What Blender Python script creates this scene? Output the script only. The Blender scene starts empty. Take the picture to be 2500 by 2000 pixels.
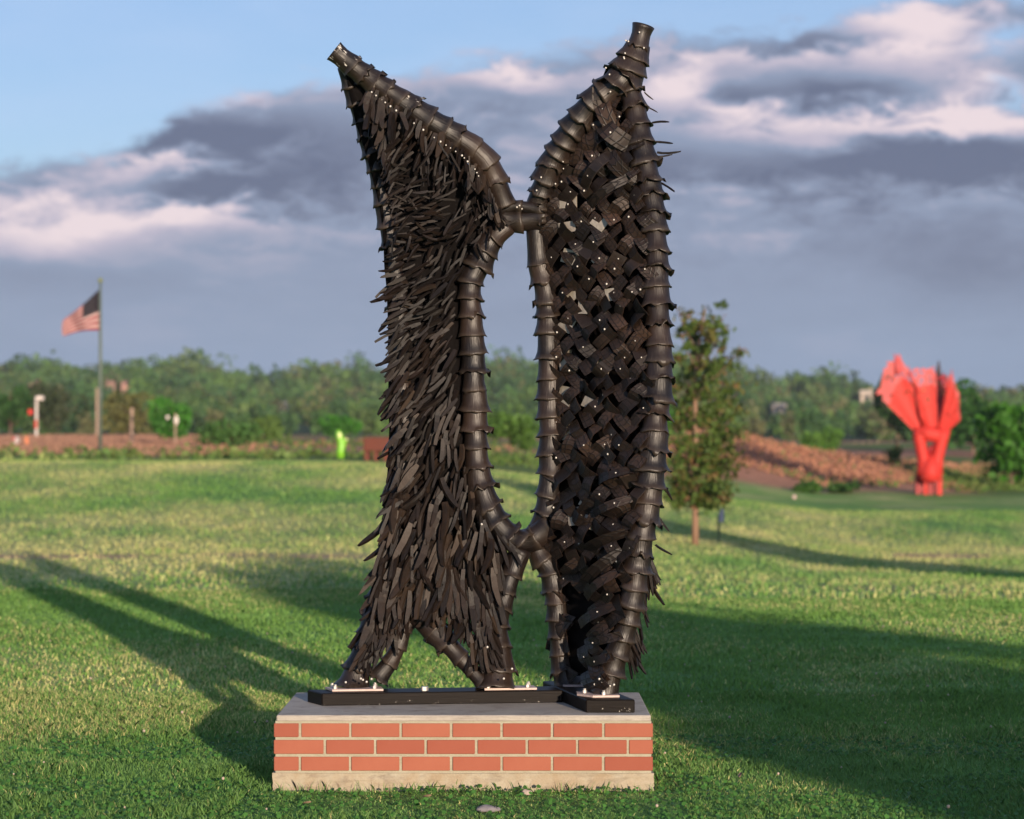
import bpy, bmesh, math, random
import numpy as np
from mathutils import Vector, Matrix

# ------------------------------------------------------------------ camera, sky, sun
F, ZC, FP, HX, HY = 9.715, 1.406, 5902.8, 1250.0, 1078.4   # camera distance / eye height / focal length in photo pixels
SC = bpy.context.scene
COL = SC.collection
RND = random.Random(11)
NPR = np.random.default_rng(5)
rad = math.radians
SUN_EL, SUN_AZ = 8.2, 18.0          # low evening sun behind the camera, a little to the right

cam_d = bpy.data.cameras.new("camera")
cam_d.lens = 85.0
cam_d.sensor_width = 36.0
cam_d.shift_y = (HY - 1000.0) / 2500.0
cam_d.clip_start = 0.1
cam_d.clip_end = 6000.0
cam_d.dof.use_dof = True
cam_d.dof.focus_distance = 10.1
cam_d.dof.aperture_fstop = 3.2
cam = bpy.data.objects.new("camera", cam_d)
cam.location = (0, -F, ZC)
cam.rotation_euler = (rad(90), 0, 0)
COL.objects.link(cam)
SC.camera = cam

SC.view_settings.view_transform = 'Standard'
SC.view_settings.look = 'None'
SC.view_settings.exposure = 0.62
SC.view_settings.gamma = 1.0
SC.view_settings.use_curve_mapping = False
SC.render.engine = 'CYCLES'
SC.cycles.use_denoising = True
SC.cycles.max_bounces = 6
SC.cycles.diffuse_bounces = 3
SC.cycles.glossy_bounces = 2
SC.cycles.transmission_bounces = 2
SC.cycles.volume_bounces = 0
SC.cycles.transparent_max_bounces = 4

sun_d = bpy.data.lights.new("sun", 'SUN')
sun_d.energy = 4.2
sun_d.angle = rad(0.6)
sun_d.color = (1.0, 0.81, 0.62)
sun = bpy.data.objects.new("sun", sun_d)
s_dir = Vector((math.sin(rad(SUN_AZ)) * math.cos(rad(SUN_EL)), -math.cos(rad(SUN_AZ)) * math.cos(rad(SUN_EL)), math.sin(rad(SUN_EL))))
sun.rotation_euler = s_dir.to_track_quat('Z', 'Y').to_euler()
sun.location = (20, -60, 30)
COL.objects.link(sun)


class NB:
    """tiny helper for node trees"""
    def __init__(s, nt):
        s.nt = nt
        nt.nodes.clear()

    def n(s, t, **kw):
        nd = s.nt.nodes.new(t)
        for k, v in kw.items():
            setattr(nd, k, v)
        return nd

    def put(s, sock, v):
        if hasattr(v, 'is_linked') or isinstance(v, bpy.types.NodeSocket):
            s.nt.links.new(v, sock)
        else:
            sock.default_value = v

    def m(s, op, a, b=None, c=None, clamp=False):
        nd = s.n('ShaderNodeMath', operation=op, use_clamp=clamp)
        s.put(nd.inputs[0], a)
        if b is not None:
            s.put(nd.inputs[1], b)
        if c is not None:
            s.put(nd.inputs[2], c)
        return nd.outputs[0]

    def mix(s, f, a, b, mode='MIX'):
        nd = s.n('ShaderNodeMixRGB', blend_type=mode)
        s.put(nd.inputs[0], f)
        s.put(nd.inputs[1], a)
        s.put(nd.inputs[2], b)
        return nd.outputs[0]

    def ramp(s, f, stops, interp='LINEAR'):
        nd = s.n('ShaderNodeValToRGB')
        cr = nd.color_ramp
        cr.interpolation = interp
        while len(cr.elements) < len(stops):
            cr.elements.new(0.5)
        for e, (p, c) in zip(cr.elements, stops):
            e.position = p
            e.color = (c[0], c[1], c[2], 1) if not isinstance(c, (int, float)) else (c, c, c, 1)
        s.put(nd.inputs[0], f)
        return nd.outputs[0]

    def noise(s, vec, scale, detail=4, rough=0.55, dist=0.0):
        nd = s.n('ShaderNodeTexNoise')
        s.put(nd.inputs['Vector'], vec)
        nd.inputs['Scale'].default_value = scale
        nd.inputs['Detail'].default_value = detail
        nd.inputs['Roughness'].default_value = rough
        nd.inputs['Distortion'].default_value = dist
        return nd.outputs[0]

    def xyz(s, x, y, z):
        nd = s.n('ShaderNodeCombineXYZ')
        s.put(nd.inputs[0], x)
        s.put(nd.inputs[1], y)
        s.put(nd.inputs[2], z)
        return nd.outputs[0]


def lin(r, g, b):
    f = lambda c: (c / 255 / 12.92) if c / 255 <= 0.04045 else ((c / 255 + 0.055) / 1.055) ** 2.4
    return (f(r), f(g), f(b), 1.0)


def make_world():
    w = bpy.data.worlds.new("World")
    SC.world = w
    w.use_nodes = True
    b = NB(w.node_tree)
    out = b.n('ShaderNodeOutputWorld')
    sky = b.n('ShaderNodeTexSky', sky_type='NISHITA')
    sky.sun_disc = False
    sky.sun_elevation = rad(SUN_EL)
    sky.sun_rotation = rad(180 - SUN_AZ)
    sky.air_density = 1.0
    sky.dust_density = 0.6
    sky.ozone_density = 2.0
    tc = b.n('ShaderNodeTexCoord')
    sp = b.n('ShaderNodeSeparateXYZ')
    b.put(sp.inputs[0], tc.outputs['Generated'])
    az = b.m('ARCTAN2', sp.outputs[0], sp.outputs[1])
    el = b.m('ARCSINE', sp.outputs[2])
    # sky chart: azimuth and elevation, 5.9 units per radian, so clouds keep their place in the sky
    X = b.m('MULTIPLY_ADD', az, 5.9028, 1.25)
    Y = b.m('MULTIPLY_ADD', el, -5.9028, 1.0784)
    vec = b.xyz(X, b.m('MULTIPLY', Y, 2.4), 0.37)
    warp = b.noise(vec, 3.0, 5, 0.55, 0.4)
    fine = b.noise(vec, 7.0, 10, 0.66, 0.35)
    soft = b.noise(b.xyz(X, b.m('MULTIPLY', Y, 3.4), 2.1), 1.7, 4, 0.5, 0.3)
    wx = b.m('MULTIPLY_ADD', b.m('SUBTRACT', warp, 0.5), 0.24, X)
    wy = b.m('MULTIPLY_ADD', b.m('SUBTRACT', fine, 0.5), 0.16, Y)
    wy = b.m('MULTIPLY_ADD', b.m('SUBTRACT', warp, 0.5), 0.10, wy)
    # upper edge of the cloud bank (left low, right high)
    u = b.m('MULTIPLY_ADD', X, 1 / 4.0, 0.25, clamp=True)      # X -1..3
    edge = b.ramp(u, [(0.0, .60), (.25, .44), (.325, .37), (.36, .275), (.42, .222), (.52, .165), (.60, .125), (.66, .10), (.72, .085), (.78, .03), (.84, .01), (1.0, -.10)], 'LINEAR')
    d = b.m('SUBTRACT', wy, edge)
    mask = b.n('ShaderNodeMapRange', interpolation_type='SMOOTHSTEP')
    b.put(mask.inputs[0], d)
    mask.inputs[1].default_value = -0.022
    mask.inputs[2].default_value = 0.038
    mask = mask.outputs[0]

    def blob(x, y, sx, sy, amp):
        dx = b.m('MULTIPLY', b.m('SUBTRACT', wx, x / 1000), 1000 / sx)
        dy = b.m('MULTIPLY', b.m('SUBTRACT', wy, y / 1000), 1000 / sy)
        r2 = b.m('MULTIPLY_ADD', dx, dx, b.m('MULTIPLY', dy, dy))
        return b.m('MULTIPLY', b.m('EXPONENT', b.m('MULTIPLY', r2, -1.0)), amp)

    B = None
    blobs = [(120, 510, 230, 42, .50), (330, 430, 110, 50, .62), (260, 570, 300, 38, .62), (500, 545, 190, 34, .66), (90, 600, 200, 40, .4),
             (600, 255, 190, 24, .45), (860, 210, 180, 24, .4), (1120, 180, 160, 26, .35), (1260, 190, 120, 26, .55), (470, 408, 170, 14, .5),
             (1640, 210, 130, 40, .8), (1700, 250, 160, 26, .5), (1880, 150, 260, 26, .5), (2200, 62, 190, 36, .75), (2260, 130, 200, 60, .6),
             (1850, 300, 260, 30, .5), (2100, 330, 400, 28, .5), (2330, 250, 160, 60, .55), (2400, 320, 200, 40, .7), (1770, 480, 90, 50, .35), (2430, 500, 170, 30, .4), (1300, 330, 200, 40, .2),
             (430, 345, 110, 34, -.9), (600, 330, 200, 50, -.6), (560, 465, 220, 46, -1.0), (840, 400, 300, 80, -.5), (360, 640, 400, 30, .2),
             (1760, 230, 90, 26, -.7), (1980, 110, 170, 26, -.6), (2060, 230, 170, 26, -.7), (2180, 260, 130, 30, -.5), (1820, 250, 120, 20, -.5), (2120, 420, 420, 60, -1.0), (2330, 380, 200, 20, -.5),
             (1500, 420, 200, 60, -.2), (2350, 650, 260, 120, -.3)]
    for q in blobs:
        g = blob(*q)
        B = g if B is None else b.m('ADD', B, g)
    up = b.n('ShaderNodeMapRange', interpolation_type='SMOOTHSTEP')
    b.put(up.inputs[0], Y)
    up.inputs[1].default_value = 0.75
    up.inputs[2].default_value = 0.45
    tex = b.m('MULTIPLY', b.m('SUBTRACT', fine, 0.5), 2.3)
    tex = b.m('MULTIPLY', tex, b.m('MULTIPLY_ADD', up.outputs[0], 0.75, 0.06))
    B = b.m('ADD', B, tex)
    B = b.m('ADD', B, b.m('MULTIPLY', b.m('SUBTRACT', soft, 0.5), 0.7))
    k = b.m('MULTIPLY_ADD', B, 0.64, 0.47, clamp=True)
    K = 1.0 / (2 ** SC.view_settings.exposure)
    def c(r, g, bb):
        q = lin(r, g, bb)
        return (q[0] * K, q[1] * K, q[2] * K)
    cloud = b.ramp(k, [(0.0, c(104, 112, 138)), (.25, c(124, 133, 158)), (.5, c(144, 156, 182)), (.75, c(196, 188, 205)), (1.0, c(240, 222, 226))])
    low = b.n('ShaderNodeMapRange', interpolation_type='SMOOTHSTEP')
    b.put(low.inputs[0], Y)
    low.inputs[1].default_value = 0.60
    low.inputs[2].default_value = 1.0
    cloud = b.mix(b.m('MULTIPLY', low.outputs[0], 0.7), cloud, c(142, 162, 192) + (1,))
    blue = b.mix(1.0, sky.outputs[0], (0.080, 0.085, 0.112, 1), 'MULTIPLY')
    # thin high veil in the clear part
    blue = b.mix(b.m('MULTIPLY', soft, 0.55), blue, c(196, 216, 248) + (1,))
    hole = b.m('ADD', blob(2450, 120, 70, 40, 1.0), blob(2440, 255, 60, 25, 0.8))
    mask = b.m('SUBTRACT', mask, hole, clamp=True)
    mask = b.m('MULTIPLY', mask, 0.96)
    col = b.mix(mask, blue, cloud)
    bg = b.n('ShaderNodeBackground')
    b.put(bg.inputs[0], col)
    bg.inputs[1].default_value = 1.0
    b.nt.links.new(bg.outputs[0], out.inputs[0])


make_world()


# ------------------------------------------------------------------ helpers
def P(px, py, Y):
    d = Y + F
    return Vector(((px - HX) / FP * d, Y, ZC - (py - HY) / FP * d))


def XP(px, Y):
    return (px - HX) / FP * (Y + F)


def MP(n, Y):
    return n / FP * (Y + F)


def lerpt(t, tab):
    if t <= tab[0][0]:
        return tab[0][1]
    for (a, va), (c, vc) in zip(tab, tab[1:]):
        if t <= c:
            return va + (vc - va) * (t - a) / (c - a)
    return tab[-1][1]


def sm(a, b, x):
    t = min(1, max(0, (x - a) / (b - a)))
    return t * t * (3 - 2 * t)


def nsm(a, b, x):
    t = np.clip((x - a) / (b - a), 0, 1)
    return t * t * (3 - 2 * t)


_tab = np.random.default_rng(3).random((256, 256))


def vnoise(x, y):
    xi = np.floor(x).astype(int)
    yi = np.floor(y).astype(int)
    fx = x - xi
    fy = y - yi
    fx = fx * fx * (3 - 2 * fx)
    fy = fy * fy * (3 - 2 * fy)
    g = lambda i, j: _tab[i % 256, j % 256]
    return (g(xi, yi) * (1 - fx) + g(xi + 1, yi) * fx) * (1 - fy) + (g(xi, yi + 1) * (1 - fx) + g(xi + 1, yi + 1) * fx) * fy


def fbm(x, y, o=3):
    v = 0
    a = 0.5
    t = 0
    for k in range(o):
        v = v + a * vnoise(x * 2 ** k + 17 * k, y * 2 ** k + 31 * k)
        t += a
        a *= 0.5
    return v / t


def tag(o, label=None, cat=None, group=None, kind=None):
    if label:
        o['label'] = label
    if cat:
        o['category'] = cat
    if group:
        o['group'] = group
    if kind:
        o['kind'] = kind
    return o


def link(o, parent=None, off=None):
    COL.objects.link(o)
    if parent is not None:
        o.parent = parent
        if off is not None:
            o.matrix_parent_inverse = Matrix.Translation(-Vector(off))
    return o


def empty(name, loc, label, cat, group=None):
    o = bpy.data.objects.new(name, None)
    o.location = loc
    o.empty_display_size = 0.2
    COL.objects.link(o)
    return tag(o, label, cat, group)


def mesh_obj(name, verts, faces, mat, parent=None, off=None, smooth=False, uvs=None, cols=None):
    me = bpy.data.meshes.new(name)
    me.from_pydata([tuple(v) for v in verts], [], faces)
    if uvs is not None:
        ul = me.uv_layers.new(name="UVMap")
        li = np.empty(len(me.loops), dtype=np.int32)
        me.loops.foreach_get('vertex_index', li)
        ul.data.foreach_set('uv', np.asarray(uvs, dtype=np.float32)[li].ravel())
    if smooth:
        me.polygons.foreach_set('use_smooth', [True] * len(me.polygons))
    me.materials.append(mat)
    me.update()
    return link(bpy.data.objects.new(name, me), parent, off)


def np_mesh(name, verts, k, mat, cols=None, smooth=False):
    """verts (N,k,3): N separate k-gons; cols (N,3) one colour per face"""
    n = verts.shape[0]
    me = bpy.data.meshes.new(name)
    me.vertices.add(n * k)
    me.vertices.foreach_set('co', verts.astype(np.float32).ravel())
    me.loops.add(n * k)
    me.loops.foreach_set('vertex_index', np.arange(n * k, dtype=np.int32))
    me.polygons.add(n)
    me.polygons.foreach_set('loop_start', np.arange(0, n * k, k, dtype=np.int32))
    me.polygons.foreach_set('loop_total', np.full(n, k, dtype=np.int32))
    if cols is not None:
        at = me.color_attributes.new('tint', 'FLOAT_COLOR', 'POINT')
        c4 = np.ones((n * k, 4), dtype=np.float32)
        c4[:, :3] = np.repeat(cols, k, axis=0)
        at.data.foreach_set('color', c4.ravel())
    me.update(calc_edges=True)
    me.materials.append(mat)
    return me


class MB:
    """collects boxes, tubes and lathes and links them as ONE mesh object"""
    def __init__(s):
        s.v = []
        s.f = []

    def add(s, vs, fs):
        o = len(s.v)
        s.v += [Vector(v) for v in vs]
        s.f += [tuple(i + o for i in f) for f in fs]
        return s

    def box(s, c, size, rz=0, bev=0.0):
        x, y, z = [q / 2 for q in size]
        m = Matrix.Translation(Vector(c)) @ Matrix.Rotation(rz, 4, 'Z')
        vs = [m @ Vector((a * x, b * y, d * z)) for d in (-1, 1) for b in (-1, 1) for a in (-1, 1)]
        return s.add(vs, [(0, 2, 3, 1), (4, 5, 7, 6), (0, 1, 5, 4), (2, 6, 7, 3), (0, 4, 6, 2), (1, 3, 7, 5)])

    def tube(s, pts, radii, n=8, cap=True):
        pts = [Vector(p) for p in pts]
        if not hasattr(radii, '__len__'):
            radii = [radii] * len(pts)
        base = len(s.v)
        ref = None
        for i, p in enumerate(pts):
            t = (pts[min(i + 1, len(pts) - 1)] - pts[max(i - 1, 0)]).normalized()
            if ref is None:
                ref = t.orthogonal().normalized()
            a = (ref - t * ref.dot(t)).normalized()
            ref = a
            c = t.cross(a)
            for k in range(n):
                q = 2 * math.pi * k / n
                s.v.append(p + (a * math.cos(q) + c * math.sin(q)) * radii[i])
        for i in range(len(pts) - 1):
            for k in range(n):
                k2 = (k + 1) % n
                s.f.append((base + i * n + k, base + i * n + k2, base + (i + 1) * n + k2, base + (i + 1) * n + k))
        if cap:
            s.f.append(tuple(base + k for k in range(n))[::-1])
            s.f.append(tuple(base + (len(pts) - 1) * n + k for k in range(n)))
        return s

    def ball(s, c, r, seg=8, rings=5, sq=(1, 1, 1)):
        base = len(s.v)
        c = Vector(c)
        for i in range(rings + 1):
            th = math.pi * i / rings
            for k in range(seg):
                q = 2 * math.pi * k / seg
                s.v.append(c + Vector((math.sin(th) * math.cos(q) * sq[0], math.sin(th) * math.sin(q) * sq[1], math.cos(th) * sq[2])) * r)
        for i in range(rings):
            for k in range(seg):
                k2 = (k + 1) % seg
                s.f.append((base + i * seg + k, base + (i + 1) * seg + k, base + (i + 1) * seg + k2, base + i * seg + k2))
        return s

    def build(s, name, mat, parent=None, off=None, smooth=False, bevel=0.0):
        o = mesh_obj(name, s.v, s.f, mat, parent, off, smooth)
        if bevel:
            bm = bmesh.new()
            bm.from_mesh(o.data)
            bmesh.ops.bevel(bm, geom=list(bm.edges), offset=bevel, segments=1, affect='EDGES')
            bm.to_mesh(o.data)
            bm.free()
        return o


# ------------------------------------------------------------------ materials
def mat(name, fn):
    m = bpy.data.materials.new(name)
    m.use_nodes = True
    b = NB(m.node_tree)
    out = b.n('ShaderNodeOutputMaterial')
    bs = b.n('ShaderNodeBsdfPrincipled')
    b.nt.links.new(bs.outputs[0], out.inputs[0])
    fn(b, bs, out)
    return m


def plain(name, col, rough=0.6, var=0.15, scale=12, metal=0.0, bump=0.0, spec=0.4):
    def fn(b, bs, out):
        bs.inputs['Specular IOR Level'].default_value = spec
        tc = b.n('ShaderNodeTexCoord')
        n = b.noise(tc.outputs['Object'], scale, 5, 0.6)
        f = b.m('MULTIPLY_ADD', n, var * 2, 1 - var)
        c = b.mix(1.0, (*col, 1), b.xyz(f, f, f), 'MULTIPLY')
        b.put(bs.inputs['Base Color'], c)
        b.put(bs.inputs['Roughness'], b.m('MULTIPLY_ADD', n, 0.2, rough - 0.1))
        bs.inputs['Metallic'].default_value = metal
        if bump:
            bp = b.n('ShaderNodeBump')
            bp.inputs['Strength'].default_value = bump
            bp.inputs['Distance'].default_value = 0.01
            b.put(bp.inputs['Height'], n)
            b.nt.links.new(bp.outputs[0], bs.inputs['Normal'])
    return mat(name, fn)


def rubber_fn(kind):
    def fn(b, bs, out):
        tc = b.n('ShaderNodeTexCoord')
        oi = b.n('ShaderNodeObjectInfo')
        uv = b.n('ShaderNodeSeparateXYZ')
        b.put(uv.inputs[0], tc.outputs['UV'])
        n = b.noise(tc.outputs['Object'], 22, 5, 0.65)
        big = b.noise(tc.outputs['Object'], 4.5, 3, 0.5)
        dust = b.m('MULTIPLY', b.m('SUBTRACT', big, 0.40, clamp=True), 2.2, clamp=True)
        rv = b.m('MULTIPLY_ADD', oi.outputs['Random'], 0.7, 0.65)
        base = b.mix(dust, (0.0055, 0.0040, 0.0036, 1), (0.026, 0.0180, 0.0138, 1))
        base = b.mix(1.0, base, b.xyz(rv, rv, rv), 'MULTIPLY')
        if kind in ('ring', 'stain', 'tread'):
            base = b.mix(1.0, base, (1.40, 1.18, 1.04, 1), 'MULTIPLY')
        h = n
        if kind in ('ring', 'stain'):
            # moulded radial ribs and scuffs of a tyre sidewall
            v = b.xyz(b.m('MULTIPLY', uv.outputs[0], 46), b.m('MULTIPLY_ADD', uv.outputs[1], 0.8, b.m('MULTIPLY', oi.outputs['Random'], 40)), 0)
            rib = b.noise(v, 1.6, 2, 0.5)
            h = b.m('MULTIPLY_ADD', rib, 0.9, b.m('MULTIPLY', n, 0.4))
            scr = b.m('MULTIPLY', b.m('SUBTRACT', rib, 0.60, clamp=True), 3.2, clamp=True)
            base = b.mix(b.m('MULTIPLY', scr, 0.75), base, (0.095, 0.072, 0.057, 1))
            w2 = b.noise(b.xyz(b.m('MULTIPLY', uv.outputs[0], 30), b.m('MULTIPLY_ADD', uv.outputs[1], 9, b.m('MULTIPLY', oi.outputs['Random'], 90)), b.m('MULTIPLY', uv.outputs[0], 50)), 1.0, 2, 0.5, 0.3)
            base = b.mix(b.m('MULTIPLY', b.m('SUBTRACT', w2, 0.64, clamp=True), 3.0, clamp=True), base, (0.11, 0.085, 0.068, 1))
            rim = b.m('MULTIPLY', b.m('SUBTRACT', uv.outputs[1], 0.9, clamp=True), 4.0, clamp=True)
            base = b.mix(rim, base, (0.065, 0.048, 0.036, 1))
        if kind == 'tread':
            base = b.mix(1.0, base, (1.7, 1.62, 1.55, 1), 'MULTIPLY')
            # cut tread blocks: cross grooves plus two long grooves
            gx = b.m('ABSOLUTE', b.m('SUBTRACT', b.m('FRACT', b.m('ADD', b.m('MULTIPLY', uv.outputs[0], 4.6), b.m('MULTIPLY', b.m('ABSOLUTE', b.m('SUBTRACT', uv.outputs[1], 0.5)), b.m('MULTIPLY_ADD', oi.outputs['Random'], 2.0, 0.2)))), 0.5))
            gy = b.m('ABSOLUTE', b.m('SUBTRACT', b.m('FRACT', b.m('MULTIPLY', uv.outputs[1], 2.0)), 0.5))
            g = b.m('MINIMUM', b.m('MULTIPLY', gx, 7, clamp=True), b.m('MULTIPLY', gy, 9, clamp=True))
            h = b.m('MULTIPLY_ADD', g, 1.2, b.m('MULTIPLY', n, 0.3))
            base = b.mix(b.m('SUBTRACT', 1.0, g), base, (0.004, 0.003, 0.003, 1))
        if kind == 'feather':
            base = b.mix(1.0, base, (1.0, .76, .61, 1), 'MULTIPLY')
            v = b.xyz(b.m('MULTIPLY', uv.outputs[0], 3), b.m('MULTIPLY', uv.outputs[1], 18), oi.outputs['Random'])
            w = b.noise(v, 1.4, 3, 0.6)
            h = b.m('MULTIPLY_ADD', w, 0.7, b.m('MULTIPLY', n, 0.4))
            base = b.mix(b.m('MULTIPLY', b.m('POWER', oi.outputs['Random'], 2.5), 0.6), base, (0.050, 0.032, 0.020, 1))
        rough = b.m('MULTIPLY_ADD', n, 0.28, 0.31 if kind in ('ring', 'stain') else 0.42)
        if kind == 'stain':
            # bird droppings run down the sleeve
            v = b.xyz(b.m('MULTIPLY', uv.outputs[0], 14), b.m('MULTIPLY', uv.outputs[1], 1.6), 3.0)
            st = b.noise(v, 1.8, 3, 0.6)
            st = b.m('MULTIPLY', b.m('SUBTRACT', st, 0.60, clamp=True), 14, clamp=True)
            base = b.mix(st, base, (0.62, 0.58, 0.52, 1))
        b.put(bs.inputs['Base Color'], base)
        b.put(bs.inputs['Roughness'], rough)
        bs.inputs['Specular IOR Level'].default_value = {'ring': .45, 'stain': .45, 'tread': .42, 'feather': .34}[kind]
        bp = b.n('ShaderNodeBump')
        bp.inputs['Strength'].default_value = 0.45
        bp.inputs['Distance'].default_value = 0.004
        b.put(bp.inputs['Height'], h)
        b.nt.links.new(bp.outputs[0], bs.inputs['Normal'])
    return fn


M_RING = mat('tyre_sidewall_rubber', rubber_fn('ring'))
M_STAIN = mat('tyre_sidewall_rubber_with_droppings', rubber_fn('stain'))
M_TREAD = mat('tyre_tread_rubber', rubber_fn('tread'))
M_FEATH = mat('shredded_tread_rubber', rubber_fn('feather'))
M_BACK = plain('shade_black_backing', (0.006, 0.005, 0.005), 0.8, 0.3, 9, spec=0.04)  # shade of the gaps put into the sheet's near black colour
M_SCREW = plain('bright_screw_head', (.50, .47, .43), 0.35, 0.3, 90, 0.3)
M_STEEL = plain('zinc_steel', (0.62, 0.58, 0.54), 0.38, 0.2, 40, 0.6)
M_PLATE = plain('lit_backing_metal', (0.42, 0.37, 0.31), 0.45, 0.35, 60, 0.3, 0.4)  # backing metal seen lit through gaps, the light put into its pale colour
M_RUSTY = plain('rusty_plate', (0.5, 0.38, 0.34), 0.6, 0.35, 50, 0.1)


def beam_fn(b, bs, out):
    tc = b.n('ShaderNodeTexCoord')
    mp = b.n('ShaderNodeMapping')
    b.put(mp.inputs[0], tc.outputs['Object'])
    mp.inputs['Scale'].default_value = (3, 3, 40)
    g = b.noise(mp.outputs[0], 3, 5, 0.65)
    n = b.noise(tc.outputs['Object'], 60, 3, 0.6)
    lowz = b.n('ShaderNodeSeparateXYZ')
    b.put(lowz.inputs[0], tc.outputs['Object'])
    sp = b.m('MULTIPLY', b.m('SUBTRACT', n, 0.66, clamp=True), 20, clamp=True)
    sp = b.m('MULTIPLY', sp, b.m('LESS_THAN', lowz.outputs[2], 0.325))
    sc = b.m('MULTIPLY', b.m('SUBTRACT', g, 0.62, clamp=True), 4, clamp=True)
    c = b.mix(g, (0.004, 0.0033, 0.003, 1), (0.014, 0.010, 0.0085, 1))
    c = b.mix(b.m('MULTIPLY', sc, 0.35), c, (0.09, 0.07, 0.06, 1))
    c = b.mix(b.m('MULTIPLY', sp, 0.8), c, (0.5, 0.46, 0.4, 1))
    b.put(bs.inputs['Base Color'], c)
    bs.inputs['Roughness'].default_value = 0.5
    bs.inputs['Specular IOR Level'].default_value = 0.08
    bp = b.n('ShaderNodeBump')
    bp.inputs['Strength'].default_value = 0.25
    bp.inputs['Distance'].default_value = 0.004
    b.put(bp.inputs['Height'], g)
    b.nt.links.new(bp.outputs[0], bs.inputs['Normal'])


M_BEAM = mat('black_stained_timber', beam_fn)


def brick_fn(b, bs, out):
    tc = b.n('ShaderNodeTexCoord')
    oi = b.n('ShaderNodeObjectInfo')
    big = b.noise(tc.outputs['Object'], 9, 4, 0.6)
    fine = b.noise(tc.outputs['Object'], 260, 3, 0.7)
    c = b.mix(big, (0.29, 0.078, 0.042, 1), (0.355, 0.115, 0.066, 1))
    c = b.mix(b.m('MULTIPLY', b.m('POWER', oi.outputs['Random'], 1.6), 0.55), c, (0.225, 0.045, 0.026, 1))
    dk = b.m('MULTIPLY', b.m('SUBTRACT', fine, 0.64, clamp=True), 9, clamp=True)
    c = b.mix(b.m('MULTIPLY', dk, 0.6), c, (0.16, 0.04, 0.025, 1))
    lt = b.m('MULTIPLY', b.m('SUBTRACT', 0.33, fine, clamp=True), 9, clamp=True)
    c = b.mix(b.m('MULTIPLY', lt, 0.4), c, (0.62, 0.34, 0.24, 1))
    b.put(bs.inputs['Base Color'], c)
    bs.inputs['Roughness'].default_value = 0.85
    bp = b.n('ShaderNodeBump')
    bp.inputs['Strength'].default_value = 0.3
    bp.inputs['Distance'].default_value = 0.002
    b.put(bp.inputs['Height'], fine)
    b.nt.links.new(bp.outputs[0], bs.inputs['Normal'])


M_BRICK = mat('red_clay_brick', brick_fn)


def conc_fn(c1, c2, c3, sz, strk=(2, 2, 30)):
    def fn(b, bs, out):
        tc = b.n('ShaderNodeTexCoord')
        big = b.noise(tc.outputs['Object'], sz, 6, 0.62, 0.4)
        mp = b.n('ShaderNodeMapping')
        b.put(mp.inputs[0], tc.outputs['Object'])
        mp.inputs['Scale'].default_value = strk
        st = b.noise(mp.outputs[0], 5, 5, 0.65, 0.5)
        fine = b.noise(tc.outputs['Object'], 150, 3, 0.6)
        c = b.mix(b.ramp(big, [(0.35, 0), (0.65, 1)]), (*c1, 1), (*c2, 1))
        c = b.mix(b.ramp(st, [(0.5, 0), (0.72, 0.75)]), c, (*c3, 1))
        f = b.m('MULTIPLY_ADD', fine, 0.35, 0.82)
        c = b.mix(1.0, c, b.xyz(f, f, f), 'MULTIPLY')
        b.put(bs.inputs['Base Color'], c)
        bs.inputs['Roughness'].default_value = 0.88
        bp = b.n('ShaderNodeBump')
        bp.inputs['Strength'].default_value = 0.5
        bp.inputs['Distance'].default_value = 0.004
        b.put(bp.inputs['Height'], b.m('ADD', fine, b.m('MULTIPLY', big, 1.5)))
        b.nt.links.new(bp.outputs[0], bs.inputs['Normal'])
    return fn


M_CONC = mat('weathered_concrete', conc_fn((0.39, 0.345, 0.26), (0.32, 0.245, 0.16), (0.20, 0.155, 0.115), 9, (2.2, 2.2, 6)))
M_CAP = mat('concrete_cap', conc_fn((0.41, 0.365, 0.31), (0.33, 0.29, 0.25), (0.19, 0.15, 0.12), 5))
M_MORT = mat('pale_mortar', conc_fn((0.36, 0.335, 0.25), (0.31, 0.28, 0.20), (0.24, 0.21, 0.15), 14))


def tint_fn(rough=0.8, trans=0.0, spec=0.2, detail=0.0):
    def fn(b, bs, out):
        at = b.n('ShaderNodeAttribute', attribute_name='tint')
        c = at.outputs['Color']
        if detail:
            tc = b.n('ShaderNodeTexCoord')
            n = b.noise(tc.outputs['Object'], detail, 8, 0.7)
            f = b.m('MULTIPLY_ADD', n, 1.3, 0.35)
            c = b.mix(1.0, c, b.xyz(f, f, f), 'MULTIPLY')
            bp = b.n('ShaderNodeBump')
            bp.inputs['Strength'].default_value = 0.6
            bp.inputs['Distance'].default_value = 0.03
            b.put(bp.inputs['Height'], n)
            b.nt.links.new(bp.outputs[0], bs.inputs['Normal'])
        b.put(bs.inputs['Base Color'], c)
        bs.inputs['Roughness'].default_value = rough
        bs.inputs['Specular IOR Level'].default_value = spec
        if trans:
            tr = b.n('ShaderNodeBsdfTranslucent')
            b.put(tr.inputs[0], c)
            mx = b.n('ShaderNodeMixShader')
            mx.inputs[0].default_value = trans
            b.nt.links.new(bs.outputs[0], mx.inputs[1])
            b.nt.links.new(tr.outputs[0], mx.inputs[2])
            b.nt.links.new(mx.outputs[0], out.inputs[0])
    return fn


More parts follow.
